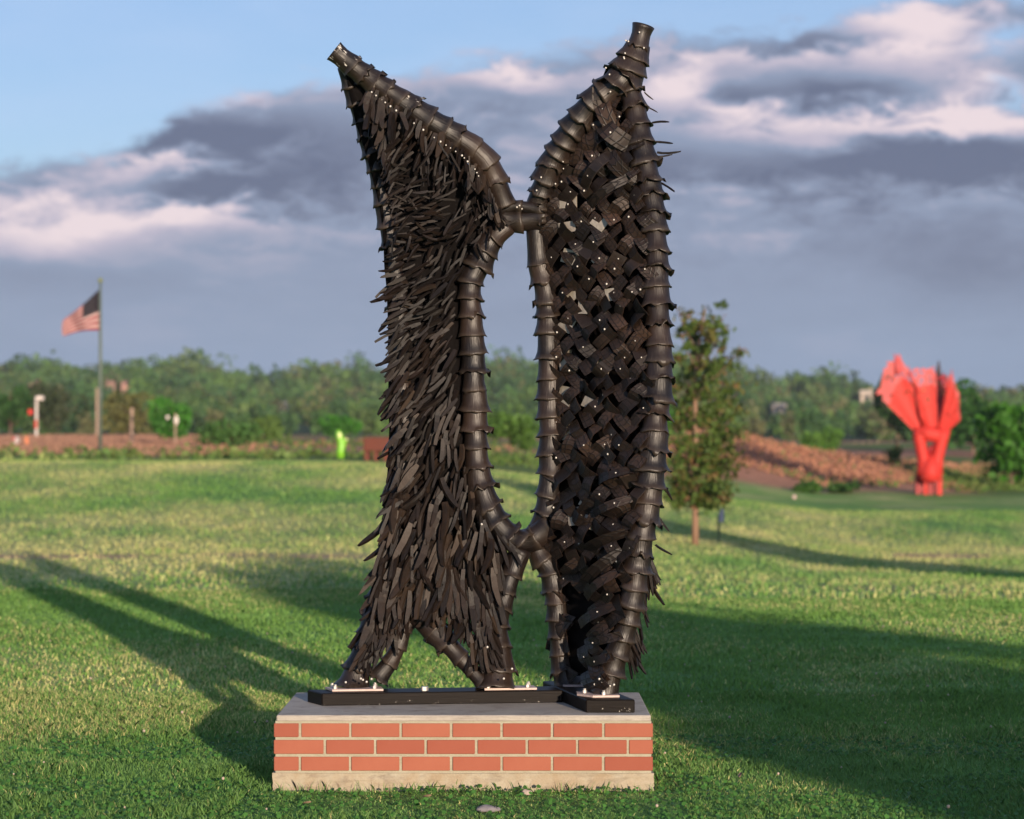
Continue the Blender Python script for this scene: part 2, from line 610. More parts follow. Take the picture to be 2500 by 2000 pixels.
M_GROUND = mat('lawn_soil', tint_fn(0.95, 0, 0.1, 3.0))
M_BLADE = mat('grass_blades', tint_fn(0.55, 0.3, 0.35))
M_LEAF = mat('leaves', tint_fn(0.6, 0.3, 0.25))
M_BARK = plain('bark', (0.16, 0.10, 0.075), 0.85, 0.35, 14, 0, 0.6)
M_WHITE = plain('white_paint', (0.62, 0.55, 0.50), 0.5, 0.06, 8)
M_PALEPOST = plain('pale_wood_post', (0.36, 0.25, 0.185), 0.8, 0.15, 8)
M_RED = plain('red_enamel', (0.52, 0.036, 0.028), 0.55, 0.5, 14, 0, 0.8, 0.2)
M_SHADERED = plain('shaded_red_enamel', (0.32, 0.008, 0.012), 0.5, 0.2, 5)  # the red enamel again with shade painted into its colour
M_PINK = plain('faded_pink_enamel', (0.50, 0.075, 0.075), 0.6, 0.3, 9)
M_LIME = plain('lime_green_enamel', (0.19, 0.48, 0.03), 0.4, 0.1, 5)
M_YEL = plain('pale_yellow_enamel', (0.75, 0.80, 0.35), 0.5, 0.1, 5)
M_RUST = plain('rusted_steel_sheet', (0.115, 0.030, 0.017), 0.8, 0.35, 5)
M_POLE = plain('dull_green_steel', (0.10, 0.13, 0.11), 0.5, 0.15, 5)
M_GOLD = plain('tarnished_finial', (0.22, 0.25, 0.10), 0.4, 0.1, 5, 0.4)
M_SIGN = plain('blue_grey_sign_panel', (0.22, 0.25, 0.38), 0.35, 0.1, 5)
M_DKPOST = plain('dark_green_post', (0.03, 0.06, 0.04), 0.6, 0.1, 5)
M_ROOF = plain('brown_shingle_roof', (0.20, 0.11, 0.09), 0.8, 0.2, 3)
M_WALL = plain('cream_house_wall', (0.50, 0.41, 0.32), 0.7, 0.06, 3)
M_PWALL = plain('pinkish_house_wall', (0.42, 0.225, 0.175), 0.7, 0.08, 3)
M_GLASS = plain('dark_window_glass', (0.03, 0.035, 0.045), 0.15, 0.1, 3)
M_STONE = plain('flat_fieldstone', (0.20, 0.18, 0.19), 0.85, 0.3, 30, 0, 0.5)
M_DRYLEAF = plain('dry_leaf', (0.27, 0.18, 0.12), 0.7, 0.2, 30)
M_CLOVER = plain('clover_blossom', (0.42, 0.33, 0.26), 0.8, 0.15, 60)


# ------------------------------------------------------------------ ground
CREST = [(-30, .9), (-12.3, .93), (-4.1, .91), (-2.5, .84), (-.2, .66), (1.8, .42), (3.8, .15), (7.4, -.30), (14, -.34), (30, -.3)]


def crest(x):
    xs = np.array([c[0] for c in CREST])
    vs = np.array([c[1] for c in CREST])
    return np.interp(x, xs, vs)


def ground_z(x, y):
    """terrain height, works on arrays"""
    x = np.asarray(x, dtype=float)
    y = np.asarray(y, dtype=float)
    d = y + F
    ang = x / np.maximum(d, 1.0) * 58.0        # crest profile by direction
    h = crest(ang)
    start = np.where(h > 0, 31.0, 18.0)
    z = h * nsm(start, 57.0, d)
    pxa = ang / 58.0 * FP + HX
    z = z - .34 * nsm(17, 36, d) * (1 - nsm(44, 57, d)) * nsm(1250, 1640, pxa)
    # scrub beyond the crest climbs slowly to the road
    far = nsm(58, 230, d)
    z = z + far * (2.0 - h) * np.where(ang < 2, 1.0, 0.75)
    # brown grass mound on the right
    px = ang / 58.0 * FP + HX
    prof = np.interp(px, [1500, 1600, 1690, 1800, 1900, 2000, 2100, 2300, 2380, 2420], [.15, .8, 1.42, 1.5, 1.2, 1.0, .78, .45, .1, 0])
    z = z + prof * np.exp(-((d - 96) / 13.0) ** 2)
    # wooded hills
    ridge = np.interp(px, [-800, 0, 400, 640, 930, 1210, 1400, 1650, 1800, 1900, 2000, 2150, 2500, 3300], [9.8, 9.8, 10.2, 8.8, 8.0, 10.5, 10.5, 11.8, 10, 6, 7.6, 4, 4.6, 5])
    z = z + ridge * nsm(260, 620, d) + (fbm(x * .02 + 5, y * .02) - .5) * 3 * nsm(300, 500, d)
    z = z + (fbm(x * .25 + 9, y * .25, 2) - .5) * .10 * nsm(12, 40, d) * (1 - nsm(200, 300, d))
    # hold the pad under the plinth level
    return z


GREEN = np.array([.158, .315, .056])
DEEP_GREEN = np.array([.100, .218, .062])
STRAW = np.array([.46, .43, .175])
DIRT = np.array([.42, .25, .16])
BROWN = np.array([.36, .18, .11])
SCRUB = np.array([.12, .17, .04])


def straw_at(x, y):
    d = y + F
    n = fbm(x * .9 + 3, y * .35 + 8, 3)
    n2 = fbm(x * .22 + 40, y * .12 + 2, 3)
    s = .25 + 1.25 * (n - .5) + 1.1 * (n2 - .5)
    s = s + .22 * nsm(11.2, 13.0, d) * (1 - nsm(15, 20, d)) * (x < 0.6)
    s = s - .38 * (1 - nsm(10.3, 11.3, d)) + .14 * nsm(17, 30, d)
    green_band = np.exp(-((d - 11.6 - .25 * x) / .45) ** 2) * (x < -.9)  # band at left with less straw, so a darker green
    return np.clip(s - .4 * green_band, 0.02, .95)


def dirt_at(x, y):
    d = y + F
    px = x / np.maximum(d, 1) * FP + HX
    n = fbm(x * 1.2, y * 1.2 + 50, 3)
    path = np.exp(-((d - 29.8 - .05 * (x + 3)) / .5) ** 2) * nsm(.22, .42, n) * (px < 1000)
    p1 = np.exp(-((d - 41.5) / 1.2) ** 2) * ((px > 2180) & (px < 2420)) * nsm(.2, .4, n)
    p2 = np.exp(-((d - 26.5) / .9) ** 2 - ((px - 2130) / 150) ** 2) * nsm(.35, .6, n)
    return np.clip(path + p1 + .6 * p2, 0, 1)


def ground_col(x, y):
    d = y + F
    px = x / np.maximum(d, 1) * FP + HX
    s = straw_at(x, y)[..., None]
    lu = np.clip(fbm(x * .5 + 70, y * .25 + 11, 2) * 1.6 - .4, 0, 1)[..., None] * (.35 + .65 * nsm(10.6, 12.0, d)[..., None])
    c = GREEN * lu + DEEP_GREEN * (1 - lu)
    c = c * (1 - s) + STRAW * s
    # thin dirt path on the left, bare patches on the right
    dirt = dirt_at(x, y)[..., None]
    c = c * (1 - dirt) + DIRT * dirt
    # rough scrub and the ploughed strip beyond the crest
    nb = fbm(x * .12 + 6, y * .05 + 3, 4)
    ex = 15 * nsm(1450, 1700, px) + 5 * (fbm(x * .35, y * .35 + 60, 2) - .5)
    far = nsm(58.5, 63, d - ex)[..., None]
    sc = nsm(.44, .58, nb)[..., None]
    c2 = SCRUB * (1 - sc) + BROWN * sc
    field = (nsm(78, 92, d) * (px < 600))[..., None]
    c2 = c2 * (1 - field) + np.array([.46, .25, .19]) * field
    prof = np.interp(px, [1480, 1640, 2330, 2430], [0, 1, 1, 0])
    mound = (prof * nsm(75, 79, d) * (1 - nsm(118, 130, d)) * nsm(.30, .42, nb))[..., None]
    c2 = c2 * (1 - mound) + np.array([.42, .20, .12]) * mound
    hill = nsm(255, 300, d)[..., None]
    c2 = c2 * (1 - hill) + np.array([.045, .075, .03]) * hill
    return c * (1 - far) + c2 * far


def make_ground():
    nr, nc = 420, 240
    r = np.concatenate([np.linspace(-30, 8, 20)[:-1], 8 + (np.linspace(0, 1, nr) ** 2.6) * 770])
    a = np.linspace(-1, 1, nc)
    a = np.sign(a) * np.abs(a) ** 1.5
    D, A = np.meshgrid(r, a, indexing='ij')
    W = np.maximum(D * .55, 0) + 26
    x = A * W
    y = D - F
    z = ground_z(x, y)
    col = ground_col(x, y)
    n0, n1 = D.shape
    v = np.stack([x, y, z], -1).reshape(-1, 3)
    idx = np.arange(n0 * n1).reshape(n0, n1)
    q = np.stack([idx[:-1, :-1], idx[:-1, 1:], idx[1:, 1:], idx[1:, :-1]], -1).reshape(-1, 4)
    me = bpy.data.meshes.new('ground')
    me.vertices.add(len(v))
    me.vertices.foreach_set('co', v.astype(np.float32).ravel())
    me.loops.add(q.size)
    me.loops.foreach_set('vertex_index', q.astype(np.int32).ravel())
    me.polygons.add(len(q))
    me.polygons.foreach_set('loop_start', np.arange(0, q.size, 4, dtype=np.int32))
    me.polygons.foreach_set('loop_total', np.full(len(q), 4, dtype=np.int32))
    at = me.color_attributes.new('tint', 'FLOAT_COLOR', 'POINT')
    c4 = np.ones((len(v), 4), dtype=np.float32)
    c4[:, :3] = col.reshape(-1, 3)
    at.data.foreach_set('color', c4.ravel())
    me.update(calc_edges=True)
    me.polygons.foreach_set('use_smooth', np.ones(len(q), dtype=bool))
    me.materials.append(M_GROUND)
    o = bpy.data.objects.new('ground', me)
    COL.objects.link(o)
    tag(o, kind='structure')


make_ground()

PED = (-.957, .566, 0.0, .893)     # plinth footprint x0,x1,y0,y1


def blades(n, d0, d1, hmin, hmax, wid, margin=.04):
    """n curved grass blades between camera distances d0 and d1 (inside a slightly widened view)"""
    u = NPR.random(n)
    d = np.sqrt(d0 * d0 + u * (d1 * d1 - d0 * d0))
    x = (NPR.random(n) - .5) * (2500 / FP + margin * 2) * d
    y = d - F
    inside = (x > PED[0] + .01) & (x < PED[1] - .01) & (y > PED[2] + .01) & (y < PED[3] - .01)
    s = straw_at(x, y)
    dens = .45 + .9 * fbm(x * 2.3, y * 2.3 + 4, 2)
    keep = (~inside) & (NPR.random(n) < dens * (1 - .92 * dirt_at(x, y)))
    x, y, s, d = x[keep], y[keep], s[keep], d[keep]
    n = len(x)
    z = ground_z(x, y)
    base = ground_col(x, y)
    tall = fbm(x * 1.1 + 13, y * 1.1 + 5, 2) * .6 + nsm(.45, .75, fbm(x * 3.1 + 3, y * 3.1 + 25, 2)) * .7
    h = (hmin + (hmax - hmin) * NPR.random(n) ** 1.6) * (.6 + .8 * tall)
    h = h * (1 - .55 * ((y > -.75) & (y < 0) & (x > PED[0] - .1) & (x < PED[1] + .1)))
    w = wid * (.6 + .8 * NPR.random(n))
    rot = NPR.random(n) * 2 * np.pi
    lean = (.15 + .75 * NPR.random(n)) * h
    lr = NPR.random(n) * 2 * np.pi
    ax = np.stack([np.cos(rot) * w / 2, np.sin(rot) * w / 2, np.zeros(n)], -1)
    b0 = np.stack([x, y, z - .004], -1)
    ld = np.stack([np.cos(lr), np.sin(lr), np.zeros(n)], -1)
    mid = b0 + ld * (lean * .35)[:, None] + np.array([0, 0, 1.]) * (h * .6)[:, None]
    tip = b0 + ld * lean[:, None] + np.array([0, 0, 1.]) * (h * (.85 + .15 * NPR.random(n)))[:, None]
    V = np.stack([b0 - ax, b0 + ax, mid + ax * .8, tip, mid - ax * .8], 1)
    dry = NPR.random(n) < s * .75
    g = NPR.random((n, 1))
    g = g * (.4 + .6 * nsm(10.4, 12.2, d))[:, None]  # more of the darker green close to the camera
    col = GREEN * 1.25 * g + DEEP_GREEN * 1.2 * (1 - g)
    yl = NPR.random((n, 1)) * .4
    col = col * (1 - yl * .5) + np.array([.27, .30, .035]) * yl * .5
    col[dry] = (STRAW * 1.25)[None] * (.7 + .6 * NPR.random((dry.sum(), 1)))
    far = nsm(20, 34, d)[:, None]
    col = col * (1 - .5 * far) + base * 1.2 * .5 * far
    col *= (.75 + .5 * NPR.random((n, 1)))
    return V, col


def make_grass():
    parts = [blades(300000, 8.3, 13.5, .014, .042, .0035),
             blades(210000, 13.5, 23, .016, .042, .0065),
             blades(150000, 23, 60, .025, .06, .018)]
    V = np.concatenate([p[0] for p in parts])
    C = np.concatenate([p[1] for p in parts])
    me = np_mesh('grass', V, 5, M_BLADE, C)
    o = bpy.data.objects.new('grass', me)
    COL.objects.link(o)
    tag(o, 'short lawn grass, green mixed with dry straw blades', 'grass', kind='stuff')
    # taller unmown blades hugging the plinth
    n = 1500
    t = NPR.random(n)
    side = NPR.random(n)
    x = np.where(side < .6, PED[0] - .03 + t * (PED[1] - PED[0] + .06), np.where(side < .8, PED[0] - .02 - .05 * NPR.random(n), PED[1] + .02 + .05 * NPR.random(n)))
    y = np.where(side < .6, -.012 - .07 * NPR.random(n) ** 1.5, -.05 + t * .95)
    h = .012 + .050 * NPR.random(n) ** 4
    w = .0028
    rot = NPR.random(n) * np.pi
    ax = np.stack([np.cos(rot) * w / 2, np.sin(rot) * w / 2, np.zeros(n)], -1)
    lr = NPR.random(n) * 2 * np.pi
    b0 = np.stack([x, y, np.full(n, -.004)], -1)
    ld = np.stack([np.cos(lr), -np.abs(np.sin(lr)) * .5, np.zeros(n)], -1) * (h * .5)[:, None]
    up = np.array([0, 0, 1.]) * h[:, None]
    V = np.stack([b0 - ax, b0 + ax, b0 + ld * .35 + up * .6 + ax * .7, b0 + ld + up, b0 + ld * .35 + up * .6 - ax * .7], 1)
    g = NPR.random((n, 1))
    C = GREEN * 1.2 * g + DEEP_GREEN * 1.2 * (1 - g)
    red = NPR.random(n) < .12
    C[red] = np.array([.16, .07, .05])
    o = bpy.data.objects.new('tall_grass', np_mesh('tall_grass', V, 5, M_BLADE, C))
    COL.objects.link(o)
    tag(o, 'longer unmown grass blades along the foot of the brick plinth', 'grass', kind='stuff')
    # clover leaves and blossoms near the camera
    n = 9000
    d = np.sqrt(8.6 ** 2 + NPR.random(n) * (11.4 ** 2 - 8.6 ** 2))
    x = (NPR.random(n) - .5) * .46 * d
    y = d - F
    k = ((fbm(x * 1.6 + 30, y * 1.6) > .5) | (d < 9.6)) & ~((x > PED[0] - .02) & (x < PED[1] + .02) & (y > -.02) & (y < PED[3]))
    x, y = x[k], y[k]
    n = len(x)
    c = np.stack([x, y, .010 + .020 * NPR.random(n)], -1)
    r = .006 + .005 * NPR.random(n)
    nx = (NPR.random((n, 3)) - .5) * np.array([1.4, 1.4, 0]) + np.array([0, -.5, 1])
    nx /= np.linalg.norm(nx, axis=1)[:, None]
    e1 = np.cross(nx, np.array([0, 1, .2]))
    e1 /= np.linalg.norm(e1, axis=1)[:, None]
    e2 = np.cross(nx, e1)
    V = np.stack([c + (e1 * math.cos(a) + e2 * math.sin(a)) * r[:, None] for a in (0, 1.257, 2.513, 3.77, 5.027)], 1)
    C = np.array([.06, .17, .03]) * (.6 + .8 * NPR.random((n, 1)))
    o = bpy.data.objects.new('clover_leaves', np_mesh('clover_leaves', V, 5, M_BLADE, C))
    COL.objects.link(o)
    tag(o, 'small round clover leaves mixed through the near lawn', 'clover', kind='stuff')
    mb = MB()
    for i in range(95):
        d = math.sqrt(8.7 ** 2 + RND.random() * (19 ** 2 - 8.7 ** 2))
        x = (RND.random() - .5) * .44 * d
        y = d - F
        if PED[0] - .05 < x < PED[1] + .05 and -.05 < y < PED[3] + .05:
            continue
        mb.ball((x, y, float(ground_z(x, y)) + .035 + .02 * RND.random()), .004 + .0035 * RND.random(), 6, 4)
    o = mb.build('clover_blossoms', M_CLOVER, smooth=True)
    tag(o, 'tiny pale clover blossoms dotted over the lawn', 'clover', kind='stuff')


make_grass()


# ------------------------------------------------------------------ trees and shrubs
def leaf_quads(centres, size, cols, flat=.0):
    n = len(centres)
    nrm = NPR.normal(size=(n, 3))
    nrm[:, 1] -= .6
    nrm[:, 2] += .3
    nrm /= np.linalg.norm(nrm, axis=1)[:, None]
    a = NPR.normal(size=(n, 3))
    e1 = np.cross(nrm, a)
    e1 /= np.linalg.norm(e1, axis=1)[:, None]
    e2 = np.cross(nrm, e1)
    s = (size * (.6 + .8 * NPR.random(n)))[:, None]
    V = np.stack([centres - e1 * s, centres - e2 * s * .55, centres + e1 * s, centres + e2 * s * .55], 1)
    return V, cols


def lobes_crown(c, rx, rz, nl, nleaf, col, var=.35, ry=None, spread=.62, big=0.0):
    """leaf centres spread through a few uneven lobes"""
    ry = rx if ry is None else ry
    C = []
    K = []
    for i in range(nl):
        th = NPR.random() * 2 * np.pi
        rr = NPR.random() ** .5 * spread
        lc = np.array([math.cos(th) * rr * rx, math.sin(th) * rr * ry, (NPR.random() - .45) * 1.1 * rz])
        lr = .38 + .24 * NPR.random() + big
        m = nleaf // nl
        v = NPR.normal(size=(m, 3))
        v /= np.linalg.norm(v, axis=1)[:, None]
        rad_ = (.72 + .34 * NPR.random(m))[:, None]
        p = lc + v * rad_ * np.array([rx, ry, rz]) * lr
        C.append(p)
        t = (1 - var / 2 + var * NPR.random()) * np.ones((m, 1)) * (.75 + .5 * NPR.random((m, 1)))
        K.append(np.asarray(col) * t)
    return np.concatenate(C) + np.asarray(c), np.concatenate(K)


def tree_obj(name, loc, h, crown_w, col, label, cat, group=None, trunk_r=None, nleaf=900, leaf=.12, bottom=.25, nl=9, bark=M_BARK):
    """a tree or shrub: trunk with limbs and a leafy crown"""
    loc = Vector((loc[0], loc[1], float(ground_z(loc[0], loc[1])) if len(loc) < 3 else loc[2]))
    root = empty(name, loc, label, cat, group)
    tr = trunk_r or h * .022
    mb = MB()
    mb.tube([Vector((0, 0, -.05)), Vector((tr * .3, 0, h * .3)), Vector((-tr * .5, 0, h * .6)), Vector((0, 0, h * .85))], [tr * 1.25, tr, tr * .7, tr * .25], 7)
    for i in range(6):
        a = RND.random() * 6.28
        z0 = h * (bottom + .08 + .4 * RND.random())
        e = Vector((math.cos(a) * crown_w * .36, math.sin(a) * crown_w * .36, z0 + h * .22))
        mb.tube([Vector((0, 0, z0)), (Vector((0, 0, z0)) + e) * .5 + Vector((0, 0, -.02 * h)), e], [tr * .5, tr * .35, tr * .12], 5)
    mb.build('trunk', bark, root)
    cz = h * (bottom + (1 - bottom) / 2)
    c, k = lobes_crown((0, 0, cz), crown_w / 2, h * (1 - bottom) / 2, nl, nleaf, col)
    V, k = leaf_quads(c, leaf, k)
    o = bpy.data.objects.new('crown', np_mesh('crown', V, 4, M_LEAF, k))
    link(o, root)
    return root


def at(px, Y, dz=0):
    x = XP(px, Y)
    return (x, Y, float(ground_z(x, Y)) + dz)


HOUSES = [(88, 938, 560, 34, 20, M_PWALL, 'pinkish gabled house among the trees above the red and white post'),
      (270, 938, 540, 24, 20, M_PWALL, 'narrow pinkish house in the trees just right of the flagpole'),
      (308, 938, 545, 26, 22, M_PWALL, 'pinkish house beside the narrow one right of the flagpole'),
      (693, 992, 480, 20, 26, M_WALL, 'small cream house high in the left wood, left of the white pillar'),
      (746, 1038, 420, 22, 44, M_WALL, 'tall narrow cream house with a reddish top low in the left wood'),
      (1902, 994, 470, 42, 24, M_WALL, 'bright cream house in the wood above the brown mound'),
      (2117, 964, 560, 44, 30, M_WALL, 'cream gabled house on the ridge left of the red sculpture'),
      (2092, 1068, 360, 52, 26, M_PWALL, 'pinkish brown low house under the trees left of the red sculpture')]


# far wooded hillside: reads as one mass, three stretches
def make_wood(name, px0, px1, n, label):
    VV = []
    KK = []
    pal = [(.068, .145, .040), (.058, .128, .042), (.084, .158, .040), (.046, .104, .036), (.092, .140, .042), (.125, .130, .055), (.095, .172, .038)]
    for i in range(n):
        t = NPR.random()
        ridge = i < n * .30
        d = 232 + 390 * t ** .9
        px = px0 + (px1 - px0) * NPR.random()
        if ridge:
            d = 560 + 70 * NPR.random()
            px = px0 + (px1 - px0) * (i + NPR.random()) / (n * .30)
        x = (px - HX) / FP * d
        y = d - F
        z = float(ground_z(x, y))
        h = (52 + 34 * NPR.random()) / FP * d * (.55 + 1.15 * float(fbm(np.array(px / 95.0), np.array(d / 60.0), 2)) if ridge else .95)
        w = h * (.85 + .45 * NPR.random())
        py_top = HY - (z + h * 1.05 - ZC) / d * FP
        py_bot = HY - (z - ZC) / d * FP
        wp = w / d * FP * .40
        if any(d < hd + 6 and abs(px - hx) < wp * .8 + hw / 2 - 6 and py_top < hy + hh * .55 and py_bot > hy for hx, hy, hd, hw, hh, hm, hl in HOUSES):
            continue
        col = np.array(pal[min(int(NPR.random() ** 1.25 * 7), 6)]) * (.85 + .4 * NPR.random())
        c, k = lobes_crown((x, y, z + h * .52), w / 2, h * .55, 5, 150, col, .35, None, .40, .18)
        V, k = leaf_quads(c, .00125 * d, k)
        VV.append(V)
        KK.append(k)
    for hx, hy, hd, hw, hh, hm, hl in HOUSES:
        if px0 <= hx < px1:
            for q in range(6):
                d = hd - 7 - 30 * NPR.random()
                px = hx + (NPR.random() - .5) * 190
                x, y = (px - HX) / FP * d, d - F
                z = float(ground_z(x, y))
                top = ZC - (hy + hh * (.55 + .5 * NPR.random()) - HY) / FP * d
                h = min(max(top - z, 1.2), 8.5)
                c, k = lobes_crown((x, y, z + h * .5), max(h, 3) * .5, h * .55, 6, 200, np.array(pal[int(NPR.random() * 4)]), .45, None, .42, .14)
                V, k = leaf_quads(c, .55, k)
                VV.append(V)
                KK.append(k)
    o = bpy.data.objects.new(name, np_mesh(name, np.concatenate(VV), 4, M_LEAF, np.concatenate(KK)))
    COL.objects.link(o)
    tag(o, label, 'wood', kind='stuff')


make_wood('far_wood', -250, 960, 620, 'far wooded hillside to the left of the wing sculpture, behind the flagpole')
make_wood('far_wood', 960, 1640, 360, 'far wooded hillside seen through the gap between the two wings')
make_wood('far_wood', 1640, 2750, 620, 'far wooded hillside on the right behind the red tree sculpture')

GB = (.052, .19, .018)
DKG = (.028, .075, .018)
OLIVE = (.14, .14, .035)
mids = [
    ('leafy_tree', 25, 190, 4.2, 3.6, (.035, .10, .018), 'dark green round tree at the left edge of the photo beyond the brown field'),
    ('leafy_tree', 140, 205, 4.6, 6.0, (.045, .065, .022), 'wide dull dark green tree just right of the red and white post'),
    ('leafy_tree', 312, 200, 3.9, 5.2, OLIVE, 'olive yellow tree behind the pale bare post'),
    ('leafy_tree', 418, 120, 2.2, 2.4, GB, 'bright green small tree with the white twin blobs in front of it'),
    ('shrub', 560, 90, 1.35, 2.6, (.06, .14, .03), 'mid green shrub left of the paler mound of bush on the far scrub'),
    ('shrub', 655, 118, 1.4, 2.0, (.10, .17, .035), 'yellow green shrub in the scrub to the right of the mid green one'),
    ('shrub', 838, 150, 1.7, 2.9, GB, 'bright green shrub standing directly behind the lime green sculpture'),
    ('young_tree', 1246, 78, 1.55, 1.6, (.085, .17, .03), 'small light green tree seen low in the gap between the wings'),
    ('shrub', 1630, 120, 2.6, 2.2, (.07, .20, .03), 'bright green shrub hidden partly by the right wing and the young tree'),
    ('shrub', 1985, 140, 1.5, 1.4, (.10, .21, .03), 'left one of two yellow green bushes at the top of the brown mound'),
    ('shrub', 2030, 142, 1.7, 1.5, (.09, .20, .03), 'right one of two yellow green bushes at the top of the brown mound'),
    ('leafy_tree', 2190, 165, 5.2, 4.6, DKG, 'dark green tree behind the left side of the red tree sculpture'),
    ('leafy_tree', 2375, 150, 4.6, 4.4, (.035, .11, .02), 'green tree just right of the red tree sculpture'),
    ('leafy_tree', 2470, 84, 2.9, 2.9, (.050, .17, .015), 'dense bright green bush at the right edge of the photo'),
    ('shrub', 2180, 92, .75, .7, (.09, .15, .035), 'small pale green sapling on the brown mound left of the red sculpture'),
    ('shrub', 1975, 74, .35, 1.1, (.05, .12, .02), 'low dark green weed clump at the foot of the brown mound'),
    ('shrub', 2060, 75, .30, 1.3, (.04, .10, .02), 'low dark green weed clump left of the red sculpture base'),
]
for nm, px, d, h, w, col, lab in mids:
    Y = d - F
    tree_obj(nm, at(px, Y), h, w, col, lab, 'tree' if 'tree' in nm else 'shrub', None, nleaf=1100 if h > 1 else 400, leaf=.085 * max(h, .8) ** .7, bottom=.02 if nm != 'young_tree' else .18, nl=10, trunk_r=h * .018)

# trees to the right behind the camera: their shadows fall across the lawn
tree_obj('leafy_tree', (9.52, -19.1), 6.0, 4.2, (.05, .10, .025), 'broad leafy tree out of the picture behind the camera shading the lawn', 'tree', nleaf=3000, leaf=.21, bottom=.2, nl=16, trunk_r=.14)
tree_obj('leafy_tree', (19.0, -13.5), 8.4, 1.9, (.05, .10, .025), 'slim tall tree out of the picture to the right throwing a thin shadow', 'tree', nleaf=2600, leaf=.2, bottom=.3, nl=14, trunk_r=.12)


def young_tree():
    Y = 40 - F
    base = P(1697, 1328, Y)
    base.z = float(ground_z(base.x, Y))
    root = empty('young_tree', base, 'slender young tree with sparse green and rusty leaves right of the wing sculpture', 'tree')
    q = lambda px, py, dy=0: P(px, py, Y + dy) - base
    pts = [q(1697, 1332), q(1698, 1250), q(1700, 1150), q(1698, 1050), q(1697, 960), q(1700, 880), q(1712, 800), q(1722, 752)]
    pts[0].z = -.03
    r = [MP(v, Y) for v in (9.5, 8, 7, 6, 4.5, 3.5, 2.2, 1.0)]
    MB().tube(pts, r, 9).build('trunk', plain('sapling_bark', (.25, .145, .095), .8, .3, 20, 0, .5), root, smooth=True)
    ends = [(1722, 750), (1716, 778), (1726, 806), (1706, 830), (1652, 752), (1690, 775), (1772, 765), (1740, 790), (1768, 805), (1655, 800), (1812, 850), (1790, 868), (1648, 860), (1755, 850), (1640, 930), (1770, 930), (1800, 960), (1650, 985), (1785, 1010), (1645, 1040), (1760, 1050),
            (1800, 1000), (1640, 1120), (1790, 1090), (1815, 1110), (1650, 1175), (1780, 1150), (1655, 1210), (1765, 1190), (1640, 1215), (1775, 1215), (1740, 1225), (1680, 900), (1735, 960), (1720, 1010), (1735, 1100), (1675, 1080), (1820, 1040), (1740, 880), (1660, 1150)]
    C = []
    K = []
    for i, (ex, ey) in enumerate(ends):
        sy = min(ey + 95 + 30 * RND.random(), 1215)
        a = q(lerpt(sy, [(750, 1722), (800, 1712), (880, 1700), (1330, 1697)]), sy)
        dy = (RND.random() - .5) * 1.5
        e = q(ex, ey, dy)
        mid = (a + e) * .5 + Vector((0, 0, -.06))
        MB().tube([a, mid, e], [MP(2.6, Y), MP(1.8, Y), MP(.8, Y)], 5).build('branch', M_BARK, root)
        for cl in range(6 if ey > 860 else 4):
            t = (.22 if ey > 860 else .45) + .80 * (cl + RND.random()) / 6
            cc = a.lerp(e, t) + Vector((RND.gauss(0, .07), RND.gauss(0, .09), RND.gauss(0, .06)))
            g0 = RND.random()
            sg = .085 if ey > 860 else .062
            for k in range(34 if ey > 860 else 24):
                C.append(cc + Vector((RND.gauss(0, sg), RND.gauss(0, sg), RND.gauss(0, sg * .75))))
                g = .55 * g0 + .45 * RND.random()
                K.append((.080, .130, .026) if g < .60 else ((.13, .12, .03) if g < .82 else (.20, .10, .05)))
    V, k = leaf_quads(np.array([tuple(c) for c in C]), .050, np.array(K) * (.7 + .6 * NPR.random((len(K), 1))))
    link(bpy.data.objects.new('crown', np_mesh('crown', V, 4, M_LEAF, k)), root)


young_tree()


def make_scrub():
    n = 60000
    d = 59 + 75 * NPR.random(n) ** 1.4
    px = np.where(NPR.random(n) < .38, -200 + 1800 * NPR.random(n), 1560 + 1150 * NPR.random(n))
    d = np.where(px > 1560, 75 + 45 * NPR.random(n), d)
    x = (px - HX) / FP * d
    y = d - F
    z = ground_z(x, y)
    nb = fbm(x * .12 + 6, y * .05 + 3, 4)
    cl = fbm(x * .5 + 20, y * .3, 3)
    base = ground_col(x, y)
    keep = (NPR.random(n) < np.where(px < 1600, nsm(.52, .70, cl), nsm(.15, .35, cl))) & ((px < 1600) | (d > 76 + 9 * fbm(x * .6, y * .1 + 9, 2))) & ~((px < 560) & (d > 78 + 14 * NPR.random(n)))
    x, y, z, base, d, px = x[keep], y[keep], z[keep], base[keep], d[keep], px[keep]
    n = len(x)
    h = (.06 + .42 * NPR.random(n) ** 2) * np.where(px > 1600, .6, .75)
    c = np.stack([x, y, z + h * (.3 + .7 * NPR.random(n))], -1)
    gr = NPR.random((n, 1)) < np.where(px < 1600, .30, .07 + .6 * np.exp(-((d - 79) / 2.5) ** 2))[:, None]
    k = np.where(gr, np.array([[.10, .19, .04]]), base * 1.05) * (1 + np.where(px < 1600, .6, .3)[:, None] * (NPR.random((n, 1)) - .5))
    # dry stubble of the brown field on the left
    m_ = 22000
    d2 = 76 + 110 * NPR.random(m_)
    p2 = -150 + 780 * NPR.random(m_)
    x2 = (p2 - HX) / FP * d2
    c2 = np.stack([x2, d2 - F, ground_z(x2, d2 - F) + .10 * NPR.random(m_)], -1)
    k2 = np.array([[.36, .20, .13]]) * (.75 + .5 * NPR.random((m_, 1)))
    c = np.concatenate([c, c2])
    k = np.concatenate([k, k2])
    px = np.concatenate([px, p2])
    V, k = leaf_quads(c, np.where(px < 1600, .10, .075), k)
    o = bpy.data.objects.new('scrub', np_mesh('scrub', V, 4, M_LEAF, k))
    COL.objects.link(o)
    tag(o, 'rough dry weeds and scrub beyond the mown lawn', 'weeds', kind='stuff')


make_scrub()


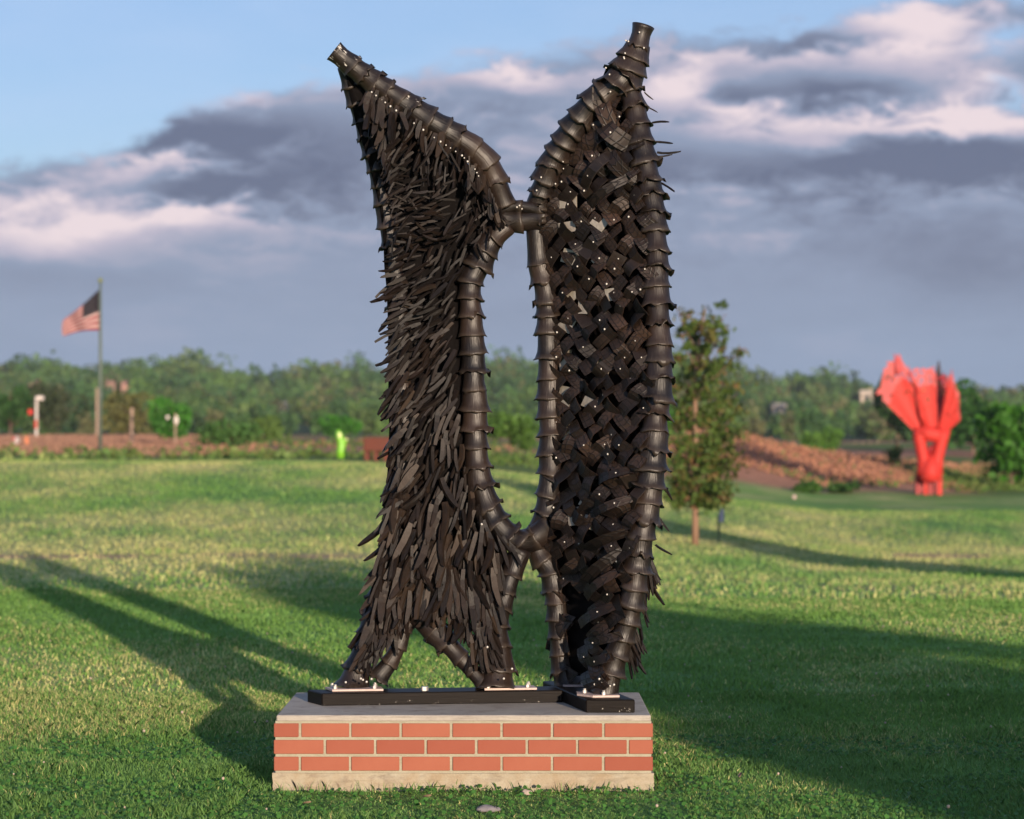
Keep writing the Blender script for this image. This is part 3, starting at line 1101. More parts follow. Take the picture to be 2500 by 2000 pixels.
def make_haze():
    m = bpy.data.materials.new('haze_air')
    m.use_nodes = True
    b = NB(m.node_tree)
    out = b.n('ShaderNodeOutputMaterial')
    v = b.n('ShaderNodeVolumePrincipled')
    v.inputs['Color'].default_value = (.80, .86, .95, 1)
    v.inputs['Density'].default_value = HAZE
    v.inputs['Anisotropy'].default_value = 0.0
    b.nt.links.new(v.outputs[0], out.inputs['Volume'])
    o = MB().box((0, 365, 19), (960, 880, 42)).build('haze', m)
    tag(o, kind='stuff')


HAZE = 0.00016
if HAZE:
    make_haze()

# ------------------------------------------------------------------ brick plinth
def make_plinth():
    x0, x1, y0, y1 = PED
    root = empty('brick_plinth', ((x0 + x1) / 2, (y0 + y1) / 2, 0), 'low rectangular red brick plinth with concrete base and cap under the winged sculpture', 'plinth')
    off = root.location.copy()
    mpx = F / FP
    zb = lambda py: ZC - (py - HY) * mpx
    xx = lambda px: (px - HX) * mpx
    zbase = zb(1888)
    ztop = .304
    zcap = zb(1762)
    bs = MB()
    bs.box(((x0 + x1) / 2, (y0 + y1) / 2, (zbase - .12) / 2), (x1 - x0 + .008, y1 - y0 + .008, zbase + .12))
    o = bs.build('concrete_base', M_CONC, root, off)
    bm = bmesh.new()
    bm.from_mesh(o.data)
    bmesh.ops.subdivide_edges(bm, edges=list(bm.edges), cuts=14, use_grid_fill=True)
    for v in bm.verts:
        if v.co.z > -.05:
            v.co += Vector((RND.gauss(0, .0012), RND.gauss(0, .0012), RND.gauss(0, .0008)))
    bm.to_mesh(o.data)
    bm.free()
    i = .006
    MB().box(((x0 + x1) / 2, (y0 + y1) / 2, (zbase + zcap) / 2), (x1 - x0 - 2 * i, y1 - y0 - 2 * i, zcap - zbase + .004)).build('mortar_core', M_MORT, root, off)
    cx0, cx1 = x0 + .010, x1 - .008
    o = MB().box(((cx0 + cx1) / 2, (y0 + y1) / 2, (zcap + ztop) / 2 + .001), (cx1 - cx0, y1 - y0 - .006, ztop - zcap + .002)).build('concrete_cap', M_CAP, root, off, bevel=.004)
    rows = [(zb(1800), zb(1766.5), 0), (zb(1841), zb(1807), 1), (zb(1882), zb(1848), 0)]
    j0 = [732, 855, 978.5, 1101.5, 1224.5, 1348, 1473]
    j1 = [793, 916, 1039.5, 1162.5, 1286, 1409, 1533]
    half = .0052
    bd = .095

    def brick(xa, xb, ya, yb, za, zt):
        m = MB().box((0, 0, 0), (xb - xa, yb - ya, zt - za))
        o = m.build('brick', M_BRICK, root, off, bevel=.0022)
        o.location = ((xa + xb) / 2 + RND.gauss(0, .0003), (ya + yb) / 2 + RND.gauss(0, .0008), (za + zt) / 2)
        return o
    for za, zt, k in rows:
        js = [xx(p) for p in (j1 if k else j0)]
        ed = [x0] + js + [x1]
        for n, (a, b_) in enumerate(zip(ed, ed[1:])):
            xa = a + (half if n else 0)
            xb = b_ - (half if n < len(ed) - 2 else 0)
            brick(xa, xb, y0, y0 + bd, za, zt)                 # front
            brick(xa, xb, y1 - bd, y1, za, zt)                 # back
        ys = [y0 + bd + .006]
        step = .203
        c = y0 + bd + (step if k else step * .5)
        while c < y1 - bd - .05:
            ys.append(c)
            c += step
        ys.append(y1 - bd - .006 + .0104)
        for n, (a, b_) in enumerate(zip(ys, ys[1:])):
            ya = a + half if n else a + .004
            yb = b_ - .0104
            if yb - ya > .02:
                brick(x0, x0 + bd, ya, yb, za, zt)
                brick(x1 - bd, x1, ya, yb, za, zt)


make_plinth()

# ------------------------------------------------------------------ the wing sculpture
SROOT = empty('winged_sculpture', (-.1, .5, .304), 'tall black sculpture of two upright wings made from cut tyres', 'sculpture')
SOFF = SROOT.location.copy()
ZB = .304
ZT = .358


def prism(corners, z0, z1):
    vs = [(x, y, z0) for x, y in corners] + [(x, y, z1) for x, y in corners]
    n = len(corners)
    return vs, [tuple(range(n))[::-1], tuple(range(n, 2 * n))] + [(i, (i + 1) % n, n + (i + 1) % n, n + i) for i in range(n)]


MB().add(*prism([(-.791, .348), (.214, .480), (.178, .652), (-.865, .500)], ZB + .001, ZT)).build('base_beam', M_BEAM, SROOT, SOFF, bevel=.004)
MB().add(*prism([(.3005, .095), (.499, .095), (.334, .870), (.134, .861)], ZB + .001, ZT + .001)).build('base_beam', M_BEAM, SROOT, SOFF, bevel=.004)


def foot_plate(corners, bolts):
    o = MB().add(*prism(corners, ZT + .002, ZT + .010)).build('foot_plate', M_RUSTY, SROOT, SOFF)
    for bx, by in bolts:
        m = MB()
        m.add(*prism([(bx + .009 * math.cos(a * math.pi / 3), by + .009 * math.sin(a * math.pi / 3)) for a in range(6)], ZT + .010, ZT + .021))
        m.add(*prism([(bx + .006 * math.cos(a * math.pi / 4), by + .006 * math.sin(a * math.pi / 4)) for a in range(8)], ZT + .021, ZT + .028))
        link_o = m.build('bolt', M_STEEL, o)


foot_plate([(-.752, .405), (-.540, .432), (-.556, .545), (-.792, .515)], [(-.742, .435), (-.578, .452), (-.76, .50), (-.58, .53)])
foot_plate([(-.115, .452), (.105, .480), (.092, .585), (-.13, .56)], [(.066, .505), (-.10, .47), (.07, .565)])
foot_plate([(.330, .165), (.440, .175), (.432, .345), (.268, .340), (.268, .24)], [(.376, .195), (.300, .275), (.415, .315)])
foot_plate([(.222, .600), (.330, .600), (.318, .76), (.19, .76)], [(.30, .622), (.21, .70)])
m = MB()
m.add(*prism([(-.368 + .016 * math.cos(a * math.pi / 3), .468 + .016 * math.sin(a * math.pi / 3)) for a in range(6)], ZT, ZT + .016))
m.build('bolt', M_STEEL, SROOT, SOFF)

RO_Y = [(69, .42), (190, .42), (400, .36), (700, .28), (900, .23), (1100, .20), (1300, .20), (1450, .22), (1600, .25), (1690, .27)]
RI_Y = [(190, .42), (300, .49), (420, .58), (520, .64), (700, .66), (1000, .66), (1286, .66), (1400, .67), (1664, .68)]
LO_Y = [(100, .40), (300, .47), (700, .50), (1400, .50), (1676, .48)]
LI_Y = [(100, .40), (300, .48), (520, .60), (800, .60), (1300, .60), (1500, .55), (1680, .51)]

# centre lines of the tubes in the two wing planes: (px, py, radius px)
LT = [(817, 126, 25), (857, 159, 29), (885, 180, 29), (911, 199, 30), (940, 220, 31), (973, 243, 33), (1005, 266, 35), (1041, 291, 37), (1078, 316, 37), (1113, 337, 37), (1148, 360, 37), (1183, 394, 36), (1208, 440, 33), (1228, 492, 30)]
LI = [(1240, 552, 27), (1208, 577, 30), (1186, 608, 32), (1169, 645, 33), (1150, 685, 31), (1147, 723, 28), (1150, 766, 29), (1152, 812, 29), (1155, 855, 29), (1156, 904, 30), (1157, 945, 30), (1159, 994, 30), (1160, 1044, 30), (1162, 1088, 30), (1165, 1136, 31), (1173, 1185, 33), (1191, 1237, 35), (1210, 1275, 35), (1240, 1308, 33), (1268, 1324, 31)]
LEGR = [(1270, 1345, 30), (1249, 1402, 26), (1236, 1440, 26), (1223, 1481, 27), (1211, 1524, 32), (1212, 1574, 36), (1214, 1630, 42), (1212, 1677, 50)]
LO = [(838, 165, 18), (852, 205, 19), (866, 245, 20), (882, 290, 21), (893, 330, 22), (907, 370, 22), (918, 410, 22), (927, 450, 22), (935, 490, 23), (946, 545, 23), (955, 595, 23), (962, 645, 23), (970, 690, 24), (974, 740, 24), (976, 800, 24), (978, 860, 24), (980, 920, 24), (984, 980, 24), (986, 1040, 24), (986, 1100, 24), (984, 1150, 24), (974, 1200, 24), (967, 1246, 24), (960, 1290, 24), (952, 1330, 24), (942, 1375, 24), (936, 1415, 25), (922, 1455, 25), (908, 1498, 25), (900, 1542, 26), (889, 1582, 28), (876, 1622, 32), (864, 1672, 42)]
ARCH = [(1020, 1506, 21), (990, 1532, 20), (975, 1572, 20), (954, 1614, 21), (925, 1652, 24)]
ARCH2 = [(1012, 1500, 26), (1056, 1538, 30), (1090, 1568, 28), (1122, 1604, 24), (1150, 1636, 18), (1172, 1660, 17)]
BT = [(1224, 534, 27), (1262, 541, 27), (1314, 536, 29)]
BT2 = [(1222, 512, 16), (1262, 504, 16), (1312, 512, 20)]
BB = [(1262, 1322, 32), (1300, 1316, 33), (1336, 1290, 30)]
RT = [(1570, 66, 30), (1558, 110, 31), (1548, 138, 36), (1537, 163, 44), (1523, 190, 48), (1502, 214, 42)]
RTL = [(1510, 205, 42), (1478, 226, 38), (1450, 252, 37), (1424, 283, 36), (1400, 313, 35), (1383, 340, 34), (1365, 369, 34), (1347, 398, 33), (1334, 432, 32), (1323, 466, 30), (1313, 498, 28), (1312, 528, 27)]
RO = [(1527, 188, 30), (1537, 220, 30), (1548, 259, 31), (1556, 303, 31), (1563, 345, 32), (1573, 390, 33), (1582, 440, 32), (1588, 478, 31), (1595, 520, 31), (1598, 554, 31), (1602, 610, 33), (1604, 654, 33), (1602, 693, 32), (1604, 741, 32), (1606, 790, 33), (1609, 838, 34), (1609, 875, 34), (1608, 923, 35), (1606, 967, 35), (1600, 1011, 36), (1598, 1051, 36), (1593, 1095, 35), (1590, 1137, 35), (1586, 1182, 35), (1580, 1225, 35), (1575, 1263, 34), (1566, 1304, 34), (1560, 1350, 33), (1554, 1388, 32), (1550, 1428, 31), (1542, 1470, 31), (1533, 1512, 30), (1522, 1552, 29), (1507, 1594, 29), (1495, 1634, 30), (1480, 1688, 34)]
RI = [(1308, 556, 27), (1316, 640, 28), (1327, 684, 29), (1335, 732, 30), (1338, 766, 30), (1339, 801, 30), (1341, 868, 31), (1342, 920, 31), (1343, 967, 31), (1344, 1011, 31), (1346, 1057, 31), (1343, 1102, 31), (1345, 1150, 31), (1340, 1205, 31), (1334, 1251, 31), (1322, 1290, 30)]
RB = [(1306, 1330, 26), (1322, 1362, 30), (1344, 1392, 30), (1353, 1432, 29), (1360, 1466, 29), (1362, 1505, 28), (1366, 1548, 28), (1370, 1590, 29), (1376, 1630, 30), (1388, 1664, 36)]


def catmull(p0, p1, p2, p3, t):
    return 0.5 * ((2 * p1) + (p2 - p0) * t + (2 * p0 - 5 * p1 + 4 * p2 - p3) * t * t + (3 * p1 - p0 - 3 * p2 + p3) * t ** 3)


def tyre_tube(path, ytab, parent, off, flip=False, flare=1.0, stain=(), yshift=0.0, notched=.5, tip=False):
    """a run of overlapping flared sleeves cut from tyre sidewalls; every sleeve is its own mesh"""
    pts = [P(a, b_, lerpt(b_, ytab) + yshift) for a, b_, r in path]
    rs = [MP(r, p.y) for (a, b_, r), p in zip(path, pts)]
    if flip:
        pts = pts[::-1]
        rs = rs[::-1]
    n = len(pts)
    ext = [pts[0] * 2 - pts[1]] + pts + [pts[-1] * 2 - pts[-2]]

    def pos(s):
        i = min(int(max(s, 0)), n - 2)
        t = s - i
        return catmull(ext[i], ext[i + 1], ext[i + 2], ext[i + 3], t)

    def radius(s):
        i = min(int(max(s, 0)), n - 2)
        t = min(max(s - i, 0), 1)
        return rs[i] + (rs[i + 1] - rs[i]) * t
    N = 22
    out = []
    for i in range(n - 1):
        seg = (pts[i + 1] - pts[i]).length
        over = min(.018 / seg, .45)
        last = i == n - 2
        st = [-.06, .12, .38, .64, .84, 1 + over * .55, 1 + over]
        fl = flare * (.55 + .95 * RND.random())
        rr = [.86, .895, .905, .925, .975, 1.0 + .085 * fl, 1.0 + .17 * fl]
        if i == 0 and tip:
            rr[0], rr[1] = 1.10, 1.0
        squash = 1 + .05 * RND.gauss(0, 1)
        tilt = Vector((RND.gauss(0, .05), RND.gauss(0, .05), RND.gauss(0, .05)))
        nn = RND.random() < notched
        rag = [RND.gauss(0, .15) if nn else RND.gauss(0, .05) for k in range(N)]
        lob = RND.random() * 6.28
        V = []
        UV = []
        fr = None
        for j, (s_, q) in enumerate(zip(st, rr)):
            s = i + min(s_, 1 + over)
            c = pos(s)
            t = (pos(s + .04) - pos(s - .04)).normalized()
            t = (t + tilt * s_).normalized()
            e1 = t.cross(Vector((0, -1, 0)))
            if e1.length < .1:
                e1 = t.cross(Vector((1, 0, 0)))
            e1.normalize()
            e2 = t.cross(e1)
            R = radius(i + min(max(s_, 0), 1)) * q
            for k in range(N):
                a = 2 * math.pi * k / N
                rk = R * (1 + .02 * math.cos(2 * a + lob))
                sh = Vector((0, 0, 0))
                if j == len(st) - 1:
                    sh = t * (rag[k] * .06)
                    rk *= 1 + .5 * abs(rag[k]) * (.6 if nn else .3)
                V.append(c + (e1 * math.cos(a) * squash + e2 * math.sin(a)) * rk + sh)
                UV.append((k / N * 1.0 if k < N else 1, max(0, min(1, s_))))
        # rolled inner lip
        base = len(V)
        for k in range(N):
            o_ = V[(len(st) - 1) * N + k]
            c = pos(i + 1 + over * .9)
            V.append(c + (o_ - c) * .86 - t * .004)
            UV.append((k / N, 1))
        for k in range(N):
            o_ = V[(len(st) - 3) * N + k]
            c = pos(i + .8)
            V.append(c + (o_ - c) * .86)
            UV.append((k / N, .8))
        rows = len(st) + 2
        Fc = []
        for j in range(rows - 1):
            for k in range(N):
                k2 = (k + 1) % N
                Fc.append((j * N + k, j * N + k2, (j + 1) * N + k2, (j + 1) * N + k))
        if i == 0:
            Fc.append(tuple(range(N))[::-1])
        o = mesh_obj('tyre_ring', V, Fc, M_STAIN if i in stain else M_RING, parent, off, True, UV)
        out.append(o)
    return out


# table of left wing feather area: py -> (xl, xr)
LW = [(184, 858, 884), (215, 862, 905), (260, 872, 965), (300, 880, 1030), (350, 897, 1085), (400, 912, 1130), (450, 925, 1190), (500, 938, 1228), (550, 945, 1232), (600, 948, 1170), (650, 950, 1140), (700, 955, 1122), (760, 958, 1116), (850, 960, 1118), (950, 960, 1122), (1050, 962, 1128), (1150, 958, 1140), (1200, 952, 1158), (1250, 948, 1170), (1300, 940, 1205), (1350, 934, 1228), (1400, 926, 1218), (1450, 915, 1208), (1500, 902, 1198)]
RW = [(240, 1500, 1525), (300, 1465, 1535), (340, 1432, 1548), (400, 1396, 1560), (450, 1370, 1570), (500, 1350, 1578), (550, 1336, 1578), (600, 1336, 1584), (650, 1342, 1585), (700, 1348, 1584), (800, 1356, 1586), (900, 1360, 1588), (1000, 1362, 1578), (1100, 1362, 1568), (1200, 1356, 1555), (1300, 1336, 1543), (1350, 1348, 1537), (1400, 1362, 1530), (1450, 1372, 1522), (1500, 1378, 1510), (1550, 1380, 1497), (1600, 1384, 1482), (1650, 1392, 1470)]
rowl = lambda tab, py: lerpt(py, [(a, b_) for a, b_, c in tab])
rowr = lambda tab, py: lerpt(py, [(a, c) for a, b_, c in tab])


def wing_sheet(tab, ylt, yrt, label, inset, thick=.012):
    """near black backing sheet closing a wing between its tubes; carries the sleeves, feathers and strips"""
    V = []
    nc = 7
    for py, xl, xr in tab:
        for k in range(nc):
            t = k / (nc - 1)
            px = (xl - inset) + (xr - xl + 2 * inset) * t
            V.append(P(px, py, lerpt(py, ylt) * (1 - t) + lerpt(py, yrt) * t + .026))
    n = len(V)
    V += [v + Vector((0, thick, 0)) for v in V]
    Fc = []
    R_ = len(tab)
    for i in range(R_ - 1):
        for k in range(nc - 1):
            a = i * nc + k
            Fc.append((a, a + nc, a + nc + 1, a + 1))
            Fc.append((n + a, n + a + 1, n + a + nc + 1, n + a + nc))
    for i in range(R_ - 1):
        a, b_ = i * nc, (i + 1) * nc
        Fc.append((a, n + a, n + b_, b_))
        a, b_ = a + nc - 1, b_ + nc - 1
        Fc.append((a, b_, n + b_, n + a))
    Fc.append(tuple(range(nc)) + tuple(n + k for k in range(nc))[::-1])
    e = (R_ - 1) * nc
    Fc.append((tuple(e + k for k in range(nc)) + tuple(n + e + k for k in range(nc))[::-1])[::-1])
    o = mesh_obj('wing', V, Fc, M_BACK, SROOT, SOFF, True)
    o['label'] = label
    return o


WL = wing_sheet(LW, LO_Y, LI_Y, 'wing covered in shaggy shredded tread feathers', 12)
WR = wing_sheet(RW, RI_Y, RO_Y, 'wing woven from folded tyre tread strips', 14)

tyre_tube(LT, LI_Y, WL, None, stain=(0, 5), flare=.55, tip=True)
tyre_tube(LI, LI_Y, WL, None, flare=1.25)
tyre_tube(LEGR, LI_Y, WL, None, flare=.8)
tyre_tube(LO, LO_Y, WL, None, flare=1.7, yshift=.065)
tyre_tube(ARCH, LO_Y, WL, None, flare=1.3, yshift=.06)
tyre_tube(ARCH2, LI_Y, WL, None, flare=.8, yshift=-.02)
BR_Y = [(0, .62)]
tyre_tube(BT2, [(0, .60)], SROOT, SOFF, flare=.8)
tyre_tube(BT, BR_Y, SROOT, SOFF, flare=.5)
tyre_tube(BB, [(0, .63)], SROOT, SOFF, flare=.4)
tyre_tube(RT, RO_Y, WR, None, flare=.9, tip=True)
tyre_tube(RTL, RI_Y, WR, None, flare=.9)
tyre_tube(RO, RO_Y, WR, None, flare=1.5)
tyre_tube(RI, RI_Y, WR, None, flare=1.35)
tyre_tube(RB, [(1300, .66), (1664, .68)], WR, None, flare=.9)


# ---- feathers
def feather_mesh(seed, style):
    r = random.Random(seed)
    st = [0, .22, .5, .76, .92, 1.0]
    wp = [.75, 1.0, 1.0, .9, .62, .18] if style == 0 else ([.8, 1, 1, 1, .96, .85] if style == 1 else [.6, .95, 1, .8, .5, .1])
    bend = r.uniform(-.09, .09)
    lift = r.uniform(.10, .42)
    V = []
    UV = []
    for s, w in zip(st, wp):
        cx = bend * math.sin(s * 2.6) * 1.0
        cy = -lift * s ** 1.5
        cz = -s
        tw = r.uniform(-.3, .3) * s
        h = .5 * w
        t = .5 * (1 if s < .9 else .7)
        for a, b_ in ((-1, -1), (1, -1), (1, 1), (-1, 1)):
            x = a * h * math.cos(tw) * (1 + r.uniform(-.12, .12))
            V.append((x, b_ * t, cx, cy, cz))
            UV.append(((a + 1) / 2, s))
    n = len(st)
    Fc = [(0, 1, 2, 3)]
    for j in range(n - 1):
        for k in range(4):
            k2 = (k + 1) % 4
            Fc.append((j * 4 + k, (j + 1) * 4 + k, (j + 1) * 4 + k2, j * 4 + k2))
    Fc.append(tuple((n - 1) * 4 + k for k in (3, 2, 1, 0)))
    return V, Fc, UV


# geometry is stored with unit length; width and thickness ratios are baked per variant
FV = []
for vi in range(12):
    V, Fc, UV = feather_mesh(vi, vi % 3)
    wr = (.150, .115, .185)[vi % 3]
    tr = .100
    VV = [Vector((x * wr + cx, y * tr + cy, cz)) for x, y, cx, cy, cz in V]
    me = bpy.data.meshes.new('feather')
    me.from_pydata([tuple(v) for v in VV], [], Fc)
    ul = me.uv_layers.new(name="UVMap")
    for lp in me.loops:
        ul.data[lp.index].uv = UV[lp.vertex_index]
    me.materials.append(M_FEATH)
    me.update()
    FV.append((me, VV, Fc, UV))


def feather_angle(px, py):
    """degrees from straight down, positive leans to the left"""
    t = (px - rowl(LW, py)) / max(1, rowr(LW, py) - rowl(LW, py))
    a = lerpt(py, [(215, 18), (330, 28), (400, 42), (450, 60), (500, 78), (570, 82), (620, 62), (720, 58), (850, 50), (1000, 38), (1150, 27), (1300, 17), (1450, 10), (1600, 18)])
    if py < 620 and t > .55:
        a = a * (1 - (t - .55) * 2.2) - (t - .55) * 60 * (1 if py > 360 else .2)
    else:
        a += (.45 - t) * 22
    return a


feathers = []
PETAL_SCREWS = []


HEM = [(850, 1655), (895, 1640), (945, 1585), (980, 1535), (1010, 1512), (1045, 1528), (1080, 1560), (1110, 1590), (1150, 1645), (1200, 1655)]
LEFT_LIM = [(215, 866), (330, 898), (450, 936), (560, 956), (600, 938), (700, 938), (900, 940), (1150, 944), (1250, 938), (1330, 922), (1415, 908), (1500, 880), (1600, 852), (1690, 840)]


def put_feather(px, py, ang, L, Y, out=0.0, w=1.0, clamp=True):
    if clamp and px < 1240:
        slack = -40 * RND.random() ** 2 if py > 590 else 0
        for _ in range(8):
            tx = px - L * math.sin(math.radians(ang))
            ty = py + L * math.cos(math.radians(ang))
            if tx >= lerpt(ty, LEFT_LIM) + slack + 4:
                break
            ang *= .9
            L *= .96
            px += 3
    if clamp and px < 1195 and py > 1250:
        hem = lerpt(px - L * math.sin(math.radians(ang)), HEM) - 22 * RND.random()
        over = py + L * math.cos(math.radians(ang)) - hem
        if over > 0:
            py -= over
    base = P(px, py, Y)
    d = math.radians(ang)
    ex = Vector((math.cos(d), 0, -math.sin(d)))       # width axis
    ez = Vector((math.sin(d), 0, math.cos(d)))        # up the shaft (tip is -ez)
    ey = Vector((0, 1, 0))
    roll = RND.gauss(.15, .62)
    ex2 = ex * math.cos(roll) + ey * math.sin(roll)
    ey2 = ey * math.cos(roll) - ex * math.sin(roll)
    Lm = MP(L, Y)
    M = Matrix((ex2 * Lm * w, ey2 * Lm * (1 + out), ez * Lm)).transposed().to_4x4()
    M.translation = base
    vi = RND.randrange(12)
    feathers.append((L * w * (1 + .3 * RND.random()), vi, M))


pts = []
tries = 0
grid = {}
while tries < 26000:
    tries += 1
    py = 222 + RND.random() * (1500 - 222)
    xl, xr = rowl(LW, py), rowr(LW, py)
    px = xl + 2 + RND.random() * (xr - xl - 6)
    dm = (14.3 if py > 600 else 13.6) if py > 330 else 17
    key = (int(px // 20), int(py // 20))
    ok = True
    for i in (-1, 0, 1):
        for j in (-1, 0, 1):
            for (a, b_) in grid.get((key[0] + i, key[1] + j), ()):
                if ((a - px) ** 2 + ((b_ - py) * .8) ** 2) < dm * dm:
                    ok = False
    if not ok:
        continue
    grid.setdefault(key, []).append((px, py))
    pts.append((px, py))
for px, py in pts:
    xl, xr = rowl(LW, py), rowr(LW, py)
    t = (px - xl) / (xr - xl)
    Y = lerpt(py, LO_Y) * (1 - t) + lerpt(py, LI_Y) * t - .012
    L = lerpt(py, [(340, 1.0), (420, .74), (1150, .74), (1350, .86)]) * lerpt(py, [(220, 62), (300, 62), (420, 54), (520, 50), (600, 62), (800, 74), (1000, 88), (1200, 100), (1500, 104)]) * RND.uniform(.72, 1.2)
    spread = 28 if 380 < py < 620 else 14
    put_feather(px, py, feather_angle(px, py) + RND.gauss(0, spread), L, Y - .072 * RND.random() - .035 * (1 - sm(480, 640, py)), RND.uniform(-.4, .4), RND.uniform(.7, 1.15) * (1.55 if py < 320 else 1.0))
# row of petals screwed over the lower edge of the top tube
for k in range(36):
    t = (k + RND.uniform(-.25, .25)) / 35
    py = 205 + 300 * max(0, min(1, t))
    px = lerpt(py, [(180, 882), (220, 932), (266, 995), (316, 1066), (360, 1134), (394, 1166), (440, 1190), (505, 1214)]) - 2
    Y = lerpt(py, LI_Y) - .062 - .012 * RND.random()
    put_feather(px, py + RND.gauss(6, 4), lerpt(py, [(200, 20), (380, 14), (505, -22)]) + RND.gauss(0, 8), RND.uniform(48, 68), Y, -.3, RND.uniform(1.2, 1.6), False)
    PETAL_SCREWS.append(P(px - 4, py + 20, Y - .018))
# leg tufts and the stray ends past the outline
for k in range(80):
    py = 1450 + 130 * RND.random()
    px = lerpt(py, [(1470, 930), (1600, 880)]) + RND.random() * lerpt(py, [(1470, 95), (1540, 75), (1600, 55)])
    put_feather(px, py, 22 + RND.gauss(0, 8), RND.uniform(50, 85), .455, .2, .8)
for k in range(60):
    py = 1430 + 150 * RND.random()
    px = lerpt(py, [(1450, 1120), (1600, 1165)]) + RND.random() * lerpt(py, [(1450, 85), (1540, 60), (1600, 28)])
    put_feather(px, py, RND.gauss(-4, 8), RND.uniform(55, 95), .485, .2, .8)
for k in range(50):
    py = 1375 + 60 * RND.random()
    px = 960 + 190 * RND.random()
    put_feather(px, py, lerpt(px, [(960, 16), (1150, -2)]) + RND.gauss(0, 5), RND.uniform(85, 120), .49, .3, .9)
for k in range(46):
    py = 640 + 760 * RND.random()
    px = rowl(LW, py) + 8 * RND.random()
    put_feather(px, py, feather_angle(px, py) + 14 + RND.gauss(0, 12), RND.uniform(62, 100), lerpt(py, LO_Y) - .01, .2, .75)
for (px, py, ang, L) in [(1205, 1290, -25, 70), (1225, 1310, -38, 72), (1238, 1322, -20, 70), (1246, 1330, -40, 62), (1214, 1305, -8, 84), (1180, 1270, -22, 84), (1165, 1235, -18, 84), (1150, 1200, -14, 90)]:
    put_feather(px, py, ang, L, .545, .3, .8)
# ends of the rear feathers showing past the right-hand tube
for (px, py, ang, L) in [(1573, 225, -35, 34), (1582, 262, -60, 34), (1592, 300, -100, 50), (1600, 346, -76, 52), (1604, 372, -70, 66), (1598, 382, -76, 50), (1612, 446, -66, 50)]:
    put_feather(px, py, ang, L * .82, .36, 0, .7)
for k in range(34):
    py = 1345 + 250 * RND.random()
    px = lerpt(py, [(1345, 1578), (1450, 1568), (1600, 1520)]) + 8 * RND.random()
    put_feather(px, py, -lerpt(py, [(1345, 12), (1600, 20)]) + RND.gauss(0, 6), RND.uniform(52, 86), .30 + .02 * RND.random(), 0, .55)
for (px, py) in [(1615, 1185), (1608, 1262), (1600, 1330)]:
    put_feather(px, py, -38, 44, .26, 0, .8)
feathers.sort(key=lambda q: -q[0])
vis = feathers[:300]
for _, vi, M in vis:
    o = bpy.data.objects.new('feather', FV[vi][0])
    o.matrix_basis = M
    link(o, WL)
sv, sf, su = [], [], []
for _, vi, M in feathers[300:]:
    me, VV, Fc, UV = FV[vi]
    b0 = len(sv)
    sv += [M @ v for v in VV]
    sf += [tuple(i + b0 for i in f) for f in Fc]
    su += UV
o = mesh_obj('feathers', sv, sf, M_FEATH, WL, None, False, su)
o['kind'] = 'stuff'


# ---- woven tread strips of the right wing
def rsurf(px, py, out=0.0):
    xl, xr = rowl(RW, py), rowr(RW, py)
    t = max(-.2, min(1.2, (px - xl) / (xr - xl)))
    Y = lerpt(py, RI_Y) * (1 - t) + lerpt(py, RO_Y) * t
    Y -= .03 * max(0, 4 * t * (1 - t)) * .6
    return P(px, py, Y) + Vector((-.45, -.89, 0)) * out


screws = MB()


def screw(p, r=.0052):
    screws.ball(p, r, 8, 5, (1, .55, 1))


def tread_strip(cx, cy, ang, L, W, bulge, style, lift=.0):
    """a folded piece of tread: arched along its length, thick, with cut ends"""
    a = math.radians(ang)
    ux, uy = math.cos(a), math.sin(a)
    vx, vy = -uy, ux
    ns = 7
    V = []
    UV = []
    th = .0065
    tw = RND.gauss(0, .011)
    for j in range(ns):
        s = j / (ns - 1)
        l = (s - .5) * L
        if style == 0:
            o_ = bulge * math.sin(math.pi * s)
        elif style == 1:                      # folded over at one end
            o_ = bulge * (1 - (1 - s) ** 2)
            if s > .8:
                l -= (s - .8) * L * .9
        else:                                 # sharply bent in the middle
            o_ = bulge * (1 - abs(2 * s - 1)) * 1.1
        wj = W * (1 if 0 < j < ns - 1 else .94)
        for b_ in (-.5, .5):
            px = cx + ux * l + vx * wj * b_
            py = cy + uy * l + vy * wj * b_
            V.append((px, py, .010 + lift + o_ + tw * b_ * 2))
            UV.append((s, b_ + .5))
    verts = [rsurf(px, py, q + th) for px, py, q in V] + [rsurf(px, py, q) for px, py, q in V]
    n = len(V)
    Fc = []
    for j in range(ns - 1):
        i = j * 2
        Fc.append((i, i + 2, i + 3, i + 1))
        Fc.append((n + i, n + i + 1, n + i + 3, n + i + 2))
        Fc.append((i, n + i, n + i + 2, i + 2))
        Fc.append((i + 1, i + 3, n + i + 3, n + i + 1))
    Fc.append((0, 1, n + 1, n))
    e = n - 2
    Fc.append((e, n + e, n + e + 1, e + 1))
    if RND.random() < .34:
        q = RND.choice((2, 3, 3, 4))
        m_ = (verts[q * 2] + verts[q * 2 + 1]) * .5
        screw(m_ + Vector((RND.gauss(0, .003), 0, RND.gauss(0, .003))), RND.choice((.0034, .0040, .0048)))
    o = mesh_obj('tread_strip', verts, Fc, M_TREAD if RND.random() < .85 else M_RING, WR, None, False, UV + UV)
    return o


